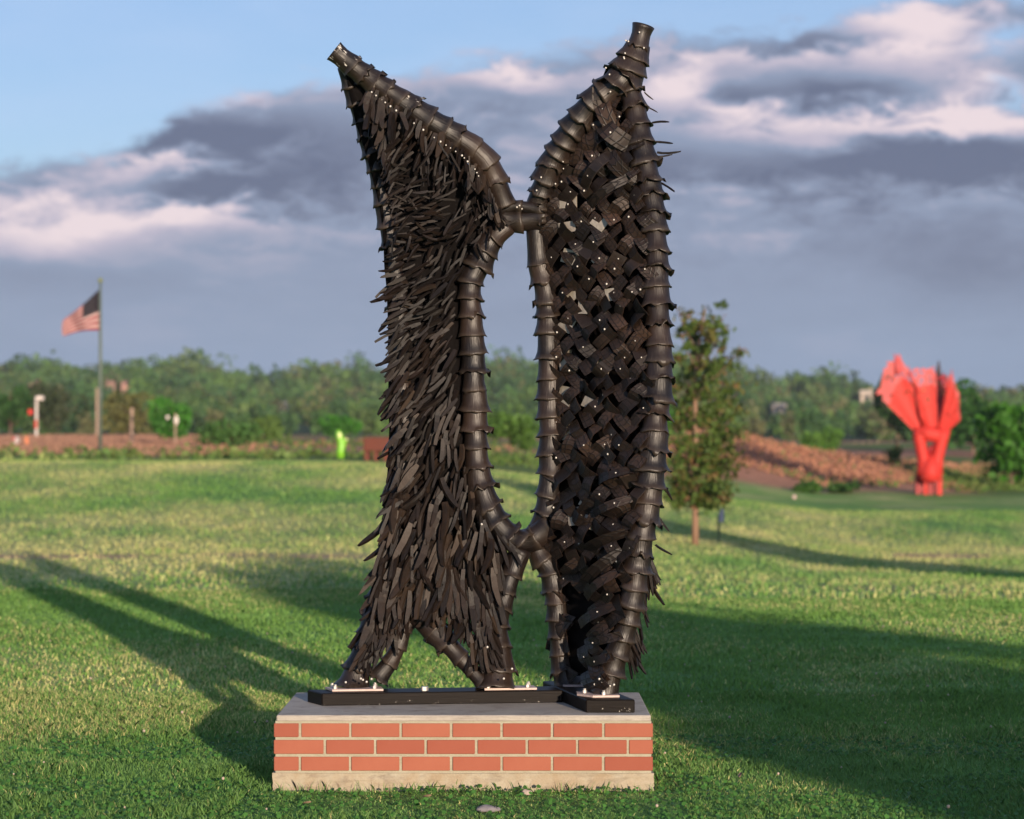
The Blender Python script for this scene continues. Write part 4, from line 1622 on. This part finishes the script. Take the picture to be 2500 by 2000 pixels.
py = 262.0
j = 0
while py < 1640:
    pitch = 41
    xl, xr = rowl(RW, py), rowr(RW, py)
    n = max(1, round((xr - xl + 6) / pitch))
    for i in range(n + 1):
        px = xl - 2 + (i + (.0 if j % 2 else .35)) * pitch + RND.gauss(0, 2.5)
        if px > xr + 6:
            continue
        messy = 1.0 if (py > 1080 or py < 430) else .0
        if py > 1450 and px < 1440 and RND.random() < .6:
            continue
        ang = (52 if (i + j) % 2 else -48) + RND.gauss(0, 5 + 9 * messy)
        L = RND.uniform(44, 55) * (1.15 if messy else 1)
        W = RND.uniform(25, 31)
        tread_strip(px, py + RND.gauss(0, 4), ang, L, W, RND.uniform(.012, .027) * (1.3 if messy else 1), RND.choice((0, 0, 1, 2)), RND.uniform(0, .014))
    py += 30.5
    j += 1
# a few long loose strips near the top and low down
for (cx, cy, ang, L, W, bu) in [(1490, 268, 72, 120, 34, .05), (1512, 330, 40, 90, 42, .06), (1455, 345, 80, 60, 40, .03), (1470, 420, -52, 130, 24, .07), (1520, 405, 50, 90, 38, .05), (1500, 470, -35, 140, 20, .07),
                               (1510, 1160, -20, 90, 20, .08), (1505, 1235, -22, 110, 20, .08), (1490, 1320, -24, 110, 20, .08), (1480, 1385, -40, 130, 22, .07), (1480, 1425, -38, 110, 22, .08), (1465, 1500, -28, 100, 24, .07), (1485, 1560, -15, 80, 22, .07), (1375, 1545, -62, 100, 26, .04), (1470, 1610, -15, 70, 22, .05),
                               (1330, 1330, 60, 60, 40, .03), (1460, 1660, 60, 60, 46, .03)]:
    tread_strip(cx, cy, ang, L, W, bu, 0, .012)
# gaps along the inner side: lit backing metal, brightness put into its colour
for (cx, cy, w, h) in [(1384, 392, 26, 62), (1388, 492, 52, 36), (1392, 556, 40, 26), (1402, 630, 46, 34), (1404, 712, 38, 36), (1390, 792, 34, 36), (1388, 880, 30, 50), (1386, 968, 30, 48), (1382, 1054, 34, 40), (1470, 545, 36, 30), (1480, 895, 34, 40), (1446, 985, 34, 26), (1430, 745, 22, 44), (1440, 1220, 26, 40), (1410, 1260, 34, 44), (1445, 1275, 30, 30), (1470, 640, 30, 28), (1500, 720, 30, 30)]:
    a = RND.uniform(-.4, .9)
    ca, sa = math.cos(a), math.sin(a)
    quad = [(cx + x * ca - y * sa, cy + x * sa + y * ca) for x, y in ((-w / 2, -h / 2), (w / 2, -h / 2), (w / 2, h / 2), (-w / 2, h / 2))]
    V = [rsurf(x, y, .030) for x, y in quad] + [rsurf(x, y, .022) for x, y in quad]
    mesh_obj('lit_backing_patch', V, [(3, 2, 1, 0), (4, 5, 6, 7), (0, 1, 5, 4), (1, 2, 6, 5), (2, 3, 7, 6), (3, 0, 4, 7)], M_PLATE, WR)
for (cx, cy) in [(1561, 79), (1528, 99), (1534, 101), (1572, 117), (1523, 140), (1526, 130), (1524, 143), (1542, 161), (1479, 166), (1488, 182), (1548, 212), (1490, 224), (1448, 305), (1512, 285), (1374, 395), (1321, 433), (1310, 465), (1356, 449), (1268, 502), (1262, 506), (1274, 510)]:
    Y = lerpt(cy, RO_Y) if cx > 1450 else lerpt(cy, RI_Y)
    screw(P(cx, cy, Y - MP(34, Y)), .0042)
for p in PETAL_SCREWS:
    if RND.random() < .8:
        screw(p, RND.choice((.0034, .0042, .005)))
for (cx, cy) in [(844, 1666), (881, 1657), (886, 1660), (895, 1665), (907, 1658), (1230, 1657), (1250, 1633), (1463, 1658), (1470, 1664), (1489, 1675), (1499, 1672), (1176, 1280), (1190, 1580)]:
    screw(P(cx, cy, .36 if cx < 1300 else .17), .0052)
o = screws.build('screws', M_SCREW, SROOT, SOFF, True)
o['kind'] = 'stuff'


# ------------------------------------------------------------------ flagpole and flag
def flag_fn(b, bs, out):
    tc = b.n('ShaderNodeTexCoord')
    uv = b.n('ShaderNodeSeparateXYZ')
    b.put(uv.inputs[0], tc.outputs['UV'])
    u, v = uv.outputs[0], uv.outputs[1]
    st = b.m('LESS_THAN', b.m('FRACT', b.m('MULTIPLY', v, 6.5)), 0.5)
    c = b.mix(st, (0.56, 0.38, 0.35, 1), (0.26, 0.030, 0.034, 1))
    cant = b.m('MULTIPLY', b.m('LESS_THAN', u, 0.45), b.m('LESS_THAN', v, 7 / 13))
    fu = b.m('SUBTRACT', b.m('FRACT', b.m('MULTIPLY', u, 6 / .42)), 0.5)
    fv = b.m('SUBTRACT', b.m('FRACT', b.m('MULTIPLY', v, 5 * 13 / 7)), 0.5)
    star = b.m('LESS_THAN', b.m('MULTIPLY_ADD', fu, fu, b.m('MULTIPLY', fv, fv)), 0.05)
    cc = b.mix(star, (0.006, 0.004, 0.010, 1), (0.10, 0.08, 0.09, 1))
    c = b.mix(cant, c, cc)
    b.put(bs.inputs['Base Color'], c)
    bs.inputs['Roughness'].default_value = 0.8
    tr = b.n('ShaderNodeBsdfTranslucent')
    b.put(tr.inputs[0], c)
    mx = b.n('ShaderNodeMixShader')
    mx.inputs[0].default_value = 0.25
    b.nt.links.new(bs.outputs[0], mx.inputs[1])
    b.nt.links.new(tr.outputs[0], mx.inputs[2])
    b.nt.links.new(mx.outputs[0], out.inputs[0])


def make_flag():
    Y = 78 - F
    x = XP(245, Y)
    z0 = float(ground_z(x, Y))
    root = empty('flagpole', (x, Y, z0), 'tall thin dark flagpole on the far lawn carrying the flag', 'flagpole')
    top = P(245, 690, Y).z - z0
    MB().tube([(0, 0, -.1), (0, 0, top * .5), (0, 0, top)], [.062, .055, .04], 10).build('pole', M_POLE, root, smooth=True)
    MB().ball((0, 0, top + .07), .085, 10, 7).build('finial', M_GOLD, root, smooth=True)
    MB().box((.055, -.02, top * .35), (.03, .04, .16)).build('cleat', M_POLE, root)
    nu, nv = 26, 16
    V = []
    UV = []
    for i in range(nu + 1):
        u = i / nu
        for j in range(nv + 1):
            v = j / nv
            hx, hy = 242, 707 + 100 * v
            fx, fy = 154 - 3 * math.sin(v * 3.1), 782 + 39 * v
            sag = math.sin(u * math.pi) * (4 - 9 * v)
            px = hx + (fx - hx) * u
            py = hy + (fy - hy) * u ** 1.05 + sag
            V.append(P(px, py, Y - .05 + .16 * math.sin(u * 9 + v * 2.2) * u ** .6))
            UV.append((u, v))
    Fc = [(i * (nv + 1) + j, i * (nv + 1) + j + 1, (i + 1) * (nv + 1) + j + 1, (i + 1) * (nv + 1) + j) for i in range(nu) for j in range(nv)]
    o = mesh_obj('flag', V, Fc, mat('flag_cloth', flag_fn), None, None, True, UV)
    tag(o, 'drooping striped flag with dark starred canton blowing left from the flagpole', 'flag')


make_flag()


# ------------------------------------------------------------------ other sculptures on the far lawn
def red_sculpture():
    Y = 75 - F
    q = lambda cx, cy, dy=0: P(2080 + cx / 4.107, 840 + cy / 4.107, Y + dy)
    base = q(780, 1555)
    base.z = float(ground_z(base.x, base.y))
    dz = base.z - q(780, 1560).z
    root = empty('red_tree_sculpture', base, 'bright red tree shaped metal sculpture with fan crown on the right', 'sculpture')
    off = base
    g = lambda cx, cy, dy=0: q(cx, cy, dy) + Vector((0, 0, dz))
    r = lambda n: MP(n / 4.107, Y)
    MB().tube([g(705, 1370), g(720, 1290), g(715, 1200), g(690, 1090), g(672, 990), g(690, 900)], [r(62), r(66), r(62), r(60), r(64), r(72)], 12).build('trunk_limb', M_RED, root, off, True)
    MB().tube([g(850, 1370), g(840, 1290), g(850, 1190), g(880, 1090), g(900, 1000), g(920, 900)], [r(62), r(70), r(66), r(62), r(66), r(72)], 12).build('trunk_limb', M_RED, root, off, True)
    MB().tube([g(670, 930), g(760, 950), g(840, 965), g(915, 960)], [r(72), r(80), r(78), r(62)], 12).build('cross_limb', M_RED, root, off, True)
    MB().tube([g(782, 1420, -.03), g(783, 1330, -.05), g(786, 1250, -.03), g(790, 1170, .02)], [r(112), r(106), r(92), r(44)], 12).build('trunk_base', M_RED, root, off, True)
    MB().tube([g(830, 1060, .1), g(790, 1090, .1), g(775, 1140, .1), g(785, 1200, .1)], [r(14), r(26), r(24), r(8)], 7).build('inner_curl', M_SHADERED, root, off, True)
    for cx, w in ((675, 40), (735, 34), (800, 36), (875, 44)):  # the darker ones stand for the shaded slots between the legs
        a = g(cx, 1350)
        b_ = g(cx, 1562)
        MB().box(((a.x + b_.x) / 2, Y + (0 if cx in (735, 875) else .3), (a.z + b_.z) / 2), (r(w), r(70), a.z - b_.z)).build('leg', M_RED if cx in (735, 875) else M_SHADERED, root, off)
    MB().box(((g(780, 1450)).x, Y + r(60) + .35, g(780, 1460).z), (r(240), r(30), r(180))).build('back_panel', M_SHADERED, root, off)

    def fan(bl, br, edge, m, dy0, dy1, lace, name, bow=.03):
        nu, nv = 30, 26
        V = []
        for i in range(nv + 1):
            v = i / nv
            for k in range(nu + 1):
                u = k / nu
                b0 = (bl[0] + (br[0] - bl[0]) * u, bl[1] + (br[1] - bl[1]) * u)
                t = u * (len(edge) - 1)
                ei = min(int(t), len(edge) - 2)
                e0 = (edge[ei][0] + (edge[ei + 1][0] - edge[ei][0]) * (t - ei), edge[ei][1] + (edge[ei + 1][1] - edge[ei][1]) * (t - ei))
                cx = b0[0] + (e0[0] - b0[0]) * v
                cy = b0[1] + (e0[1] - b0[1]) * v + (RND.gauss(0, 20) if i == nv else (RND.gauss(0, 6) if i > nv * lace else 0))
                dy = dy0 + (dy1 - dy0) * v - bow * math.sin(u * math.pi) * v + .012 * math.sin(u * 24)
                V.append(g(cx, cy, dy))
        n = len(V)
        V += [p + Vector((0, .02, 0)) for p in V]
        S = nu + 1
        solid, net = [], []
        for i in range(nv):
            for k in range(nu):
                a = i * S + k
                f1 = [(a, a + 1, a + S + 1, a + S), (n + a, n + a + S, n + a + S + 1, n + a + 1)]
                if i > nv * lace:
                    if RND.random() > .10 + .36 * (i / nv - lace):
                        net += f1
                elif m is M_SHADERED or i < nv * .3 or RND.random() > .06:
                    solid += f1
        solid += [(k, n + k, n + k + 1, k + 1) for k in range(nu)]
        sheet(name, V, solid, m)
        if net:
            sheet('lace_edge', V, net, M_PINK if m is M_RED else M_SHADERED)['kind'] = 'stuff'

    def sheet(name, V, Fc, m):
        used = sorted({i for f in Fc for i in f})
        ix = {u: k for k, u in enumerate(used)}
        return mesh_obj(name, [V[u] for u in used], [tuple(ix[i] for i in f) for f in Fc], m, root, off)
    fan((612, 915), (860, 875), [(245, 550), (285, 490), (310, 360), (335, 250), (400, 205), (445, 150), (500, 220), (555, 280), (585, 320), (640, 300), (720, 285), (800, 262), (838, 300)], M_RED, 0, -.10, .66, 'fan_panel', .05)
    fan((790, 890), (925, 900), [(830, 330), (880, 345), (930, 350), (985, 400)], M_SHADERED, .25, .6, .55, 'inner_panel', -.1)
    fan((860, 930), (990, 900), [(975, 345), (1010, 350), (1040, 460), (1080, 560), (1078, 700), (1092, 810)], M_RED, 0, -.1, .86, 'fan_panel')
    MB().tube([g(570, 330, -.2), g(600, 410, -.25), (g(660, 490, -.25)), g(665, 600, -.25), g(690, 760, -.2), g(730, 860, -.1)], [r(5), r(8), r(10), r(11), r(15), r(24)], 7).build('rib', M_RED, root, off, True)
    MB().tube([g(965, 480, -.1), g(950, 620, -.1), g(915, 740, -.05), g(870, 880, 0)], [r(8), r(11), r(13), r(16)], 6).build('rib', M_RED, root, off, True)
    MB().tube([g(832, 330, .1), g(832, 560, .1), g(838, 800, .05)], [r(8), r(11), r(12)], 6).build('rib', M_SHADERED, root, off, True)
    MB().tube([g(870, 215, .3), g(868, 300, .3), g(866, 380, .3)], [r(5), r(22), r(24)], 6).build('spike', plain('dark_metal_spike', (.06, .04, .045), .6, .2, 5), root, off, True)
    MB().tube([g(440, 160, -.12), g(450, 260, -.15), g(460, 360, -.15)], [r(4), r(22), r(30)], 8).build('spike', M_PINK, root, off, True)


red_sculpture()


def small_things():
    # lime green figure
    Y = 66 - F
    b0 = P(833, 1138, Y)
    gz = float(ground_z(b0.x, Y))
    b0.z = gz
    root = empty('lime_green_sculpture', b0, 'small bright lime green abstract sculpture on the far crest', 'sculpture')
    g = lambda px, py, dy=0: P(px, py, Y + dy) + Vector((0, 0, gz - P(833, 1138, Y).z))
    r = lambda n: MP(n, Y)
    MB().tube([g(833, 1140), g(833, 1120), g(834, 1100), g(829, 1085), g(826, 1075), g(828, 1069)], [r(11), r(12), r(10.5), r(9.5), r(8), r(3)], 10).build('body', M_LIME, root, b0, True)
    MB().tube([g(837, 1108), g(842, 1098), g(845, 1093)], [r(7), r(5), r(2.5)], 8).build('arm', M_LIME, root, b0, True)
    MB().ball(g(829, 1082, -.1), r(5), 8, 6, (1, .6, 1.5)).build('pale_patch', M_YEL, root, b0, True)
    MB().ball(g(846, 1092, -.02), r(3.2), 8, 6).build('knob', M_YEL, root, b0, True)
    # rust coloured block on legs
    Y = 64 - F
    b0 = P(925, 1138, Y)
    gz = float(ground_z(b0.x, Y))
    sh = Vector((0, 0, gz - b0.z))
    b0.z = gz
    root = empty('rust_block_sculpture', b0, 'rust brown steel block on short legs partly hidden by the left wing', 'sculpture')
    r = lambda n: MP(n, Y)
    c = P(930, 1097, Y) + sh
    MB().box((c.x, Y + .3, c.z), (r(86), .8, r(34))).build('body', M_RUST, root, b0, bevel=.02)
    for px in (896, 918, 942, 965):
        for dy in (0, .55):
            c = P(px, 1126, Y) + sh
            MB().box((c.x, Y + dy + .02, c.z), (r(13), .14, r(26))).build('leg', M_RUST, root, b0)
    # plaque on a post beside the young tree
    Y = 41 - F
    b0 = P(1755, 1328, Y)
    gz = float(ground_z(b0.x, Y))
    sh = Vector((0, 0, gz - b0.z))
    b0.z = gz
    root = empty('plaque_post', b0, 'small blue grey plaque on a thin dark post right of the young tree', 'sign')
    r = lambda n: MP(n, Y)
    a = P(1755, 1262, Y) + sh
    MB().tube([(b0.x, Y, gz - .05), (a.x, Y, a.z)], r(3.2), 8).build('post', M_DKPOST, root, b0)
    c = P(1761, 1262, Y) + sh
    MB().box((c.x, Y - .03, c.z), (r(13), .04, r(33)), rad(28)).build('panel', M_SIGN, root, b0, bevel=.004)
    # posts on the left
    def post(name, px, py0, py1, d, w, m, label, cat, extra=None):
        Y = d - F
        p0 = P(px, py1, Y)
        gz = float(ground_z(p0.x, Y))
        p0.z = min(p0.z, gz + .0)
        root = empty(name, p0, label, cat)
        top = P(px, py0, Y)
        MB().tube([(p0.x, Y, p0.z - .1), (top.x, Y, top.z)], [MP(w, Y) / 2, MP(w, Y) / 2 * .85], 8).build('post', m, root, p0)
        if extra:
            extra(root, p0, Y)
    def ex1(root, p0, Y):
        c = P(97, 972, Y)
        MB().box((c.x, Y, c.z), (MP(20, Y), .35, MP(10, Y)), bev=0).build('lamp_head', M_WHITE, root, p0, bevel=.05)
        c = P(75, 1006, Y)
        MB().box((c.x, Y - .1, c.z), (MP(11, Y), .06, MP(12, Y))).build('red_panel', M_RED, root, p0)
        a, b_ = P(88, 1026, Y), P(88, 1046, Y)
        MB().tube([a, b_], MP(8.2, Y) / 2, 8).build('red_band', M_RED, root, p0)
    post('roadside_post', 89, 976, 1072, 170, 7, M_WHITE, 'white post with pale lamp head and red panel at the far left', 'post', ex1)
    post('white_post', 237, 948, 1052, 175, 7, M_PALEPOST, 'plain whitish post just left of the flagpole', 'post')
    post('bare_post', 322, 996, 1088, 125, 9, M_PALEPOST, 'pale tan bare wooden post standing in the brown field', 'post')
    # white twin blobs in front of the bright tree
    Y = 112 - F
    p0 = P(428, 1068, Y)
    p0.z = float(ground_z(p0.x, Y))
    root = empty('white_twin_sign', p0, 'two white rounded panels on a stick in front of the bright green tree', 'sign')
    MB().tube([(p0.x, Y, p0.z - .05), (p0.x, Y, P(428, 1010, Y).z)], .04, 7).build('post', M_PALEPOST, root, p0)
    MB().ball(P(409, 1019, Y), MP(5, Y), 9, 6, (1, .4, 1)).build('panel', M_WHITE, root, p0, True)
    MB().ball(P(430, 1026, Y), MP(6, Y), 9, 6, (1, .4, 2.0)).build('panel', M_WHITE, root, p0, True)
    # white and orange markers in the field at far left
    Y = 100 - F
    p0 = P(40, 1106, Y)
    p0.z = float(ground_z(p0.x, Y)) - .03
    root = empty('white_marker', p0, 'white rounded marker at far left edge of the brown field', 'marker')
    MB().ball((p0.x, Y, p0.z + .22), .14, 9, 7, (1, .8, 1.5)).build('body', M_WHITE, root, p0, True)
    MB().ball((p0.x - .06, Y - .17, p0.z + .32), .07, 8, 5).build('orange_spot', M_PINK, root, p0, True)
    p0 = P(65, 1100, Y)
    p0.z = float(ground_z(p0.x, Y)) - .03
    root = empty('orange_marker', p0, 'small orange cone shaped marker right of the white rounded one', 'marker')
    MB().tube([(p0.x, Y, p0.z), (p0.x, Y, p0.z + .42)], [.11, .05], 9).build('body', plain('orange_paint', (.65, .22, .10), .6, .1, 5), root, p0)
    MB().box((p0.x, Y, p0.z + .01), (.3, .3, .03)).build('foot', M_PALEPOST, root, p0)
    # pale things on the right
    for px, py, d, rr, lab, nm in [(1939, 1229, 68, 5, 'pale pinkish boulder on the grass at the foot of the brown mound', 'boulder'), (1871, 1172, 88, 4.5, 'small pink stone on the shaded side of the brown mound', 'boulder')]:
        Y = d - F
        p = at(px, Y)
        R_ = MP(rr, Y)
        o = MB().ball((0, 0, R_ * .8), R_, 9, 7, (1, .9, 1.1)).build(nm, plain('pink_stone', (.60, .42, .40), .8, .2, 10), None, None, True)
        o.location = p
        tag(o, lab, 'stone')
    Y = 200 - F
    p0 = P(2117, 1140, Y)
    p0.z = float(ground_z(p0.x, Y))
    root = empty('guard_rail', p0, 'long low pale rail at the far side of the brown mound', 'railing')
    MB().box((p0.x, Y, P(0, 1127, Y).z), (MP(64, Y), .15, MP(9, Y))).build('rail', M_PWALL, root, p0)
    for k in range(4):
        MB().box((p0.x + MP(-28 + 18 * k, Y), Y + .1, (P(0, 1127, Y).z + p0.z) / 2), (.12, .12, abs(P(0, 1127, Y).z - p0.z) + .2)).build('post', M_PALEPOST, root, p0)
    Y = 190 - F
    p0 = P(2178, 1140, Y)
    p0.z = float(ground_z(p0.x, Y))
    root = empty('round_red_sign', p0, 'round red sign on a thin post left of the red tree sculpture', 'sign')
    MB().tube([(p0.x, Y, p0.z - .1), (p0.x, Y, P(0, 1118, Y).z)], .04, 7).build('post', M_PALEPOST, root, p0)
    MB().ball((p0.x, Y - .05, P(0, 1116, Y).z), MP(8.5, Y), 12, 6, (1, .15, 1)).build('disc', M_RED, root, p0, True)
    # parked car half hidden beyond
    Y = 210 - F
    p0 = P(2208, 1134, Y)
    p0.z = min(p0.z, float(ground_z(p0.x, Y)) + .1)
    root = empty('parked_car', p0, 'distant white car with red tail lamp parked left of the red sculpture', 'car')
    V, Fc = prism([(-.95, -.7), (.95, -.7), (.95, .7), (-.95, .7)], .25, .75)
    MB().add([Vector(v) + p0 for v in V], Fc).build('body', M_WHITE, root, p0, bevel=.08)
    V, Fc = prism([(-.6, -.6), (.6, -.6), (.6, .6), (-.6, .6)], .76, 1.15)
    MB().add([Vector(v) + p0 for v in V], Fc).build('cabin', M_GLASS, root, p0, bevel=.1)
    for sx in (-.6, .6):
        MB().tube([p0 + Vector((sx, -.72, .25)), p0 + Vector((sx, -.5, .25))], .25, 10).build('wheel', M_DKPOST, root, p0)
    MB().ball(p0 + Vector((.75, -.72, .85)), .16, 8, 5).build('tail_lamp', M_RED, root, p0, True)

    # houses in the wooded hillside
    for px, py, d, w, h, m, lab in HOUSES:
        w, h = w * .8, h * .8
        Y = d - F
        W, H = MP(w, Y), MP(h, Y)
        c = P(px, py + h / 2, Y)
        root = empty('house', c, lab, 'house', 'houses in the wooded hills')
        MB().box((0, 0, H * .3 - 1.5), (W, W * .7, H * .6 + 3)).build('wall', m, root)
        e = W * .56
        V = [(-e, -W * .42, H * .6), (e, -W * .42, H * .6), (e, W * .42, H * .6), (-e, W * .42, H * .6), (-e * .9, 0, H * 1.0), (e * .9, 0, H * 1.0)]
        rf = mesh_obj('roof', V, [(0, 1, 5, 4), (2, 3, 4, 5), (1, 2, 5), (3, 0, 4), (3, 2, 1, 0)], M_ROOF if m is M_PWALL else M_WALL, root)
        MB().box((W * .25, .1, H * 1.0), (W * .1, W * .1, H * .35)).build('chimney', m, rf)
        for sx in (-.28, .05, .32):
            MB().box((sx * W, -W * .351, H * .28), (W * .12, .04, H * .25)).build('window', M_GLASS, root)


small_things()


# stones and dry leaves in the near grass
def stone(px, py, rx, rz, lab, m=M_STONE):
    d = ZC * FP / (py - HY)
    x = (px - HX) / FP * d
    bm = bmesh.new()
    bmesh.ops.create_icosphere(bm, subdivisions=3, radius=1)
    for v in bm.verts:
        v.co *= 1 + .14 * math.sin(v.co.x * 5 + px) * math.cos(v.co.y * 4)
        v.co.x *= rx
        v.co.y *= rx * .6
        v.co.z = max(v.co.z, -.4) * rz
    me = bpy.data.meshes.new('stone')
    bm.to_mesh(me)
    bm.free()
    me.materials.append(m)
    me.polygons.foreach_set('use_smooth', [True] * len(me.polygons))
    o = bpy.data.objects.new('stone', me)
    o.location = (x, d - F, .012)
    COL.objects.link(o)
    tag(o, lab, 'stone')


stone(1190, 1984, .046, .017, 'flat grey fieldstone in the grass in front of the plinth')
stone(1285, 1944, .022, .015, 'small pale stone close to the foot of the plinth', plain('pale_stone', (.38, .30, .25), .85, .2, 30, 0, .4))


def dry_leaf(px, py, s, lab):
    d = ZC * FP / (py - HY)
    x = (px - HX) / FP * d
    V = []
    Fc = []
    for i in range(6):
        t = i / 5
        w = math.sin(math.pi * min(max(t, .04), .97)) * .38
        for k in (-1, 0, 1):
            V.append(((t - .5) * s * 2, k * w * s, abs(k) * .25 * s + .3 * s * (t - .5) ** 2 + .0))
    for i in range(5):
        for k in range(2):
            a = i * 3 + k
            Fc.append((a, a + 1, a + 4, a + 3))
    n = len(V)
    V += [(a, b_, c - .0008) for a, b_, c in V]
    Fc += [tuple(n + q for q in f[::-1]) for f in Fc]
    o = mesh_obj('dry_leaf', V, Fc, M_DRYLEAF, None, None, True)
    o.location = (x, d - F, .045)
    o.rotation_euler = (.5, .2, RND.random() * 6)
    tag(o, lab, 'leaf')


dry_leaf(1043, 1974, .020, 'curled brown dry leaf in the grass left of the flat grey stone')
dry_leaf(750, 1990, .017, 'small tan dry leaf at the bottom of the photo below the plinth corner')
dry_leaf(1808, 1922, .028, 'crumpled tan dry leaf in the shaded grass right of the plinth')
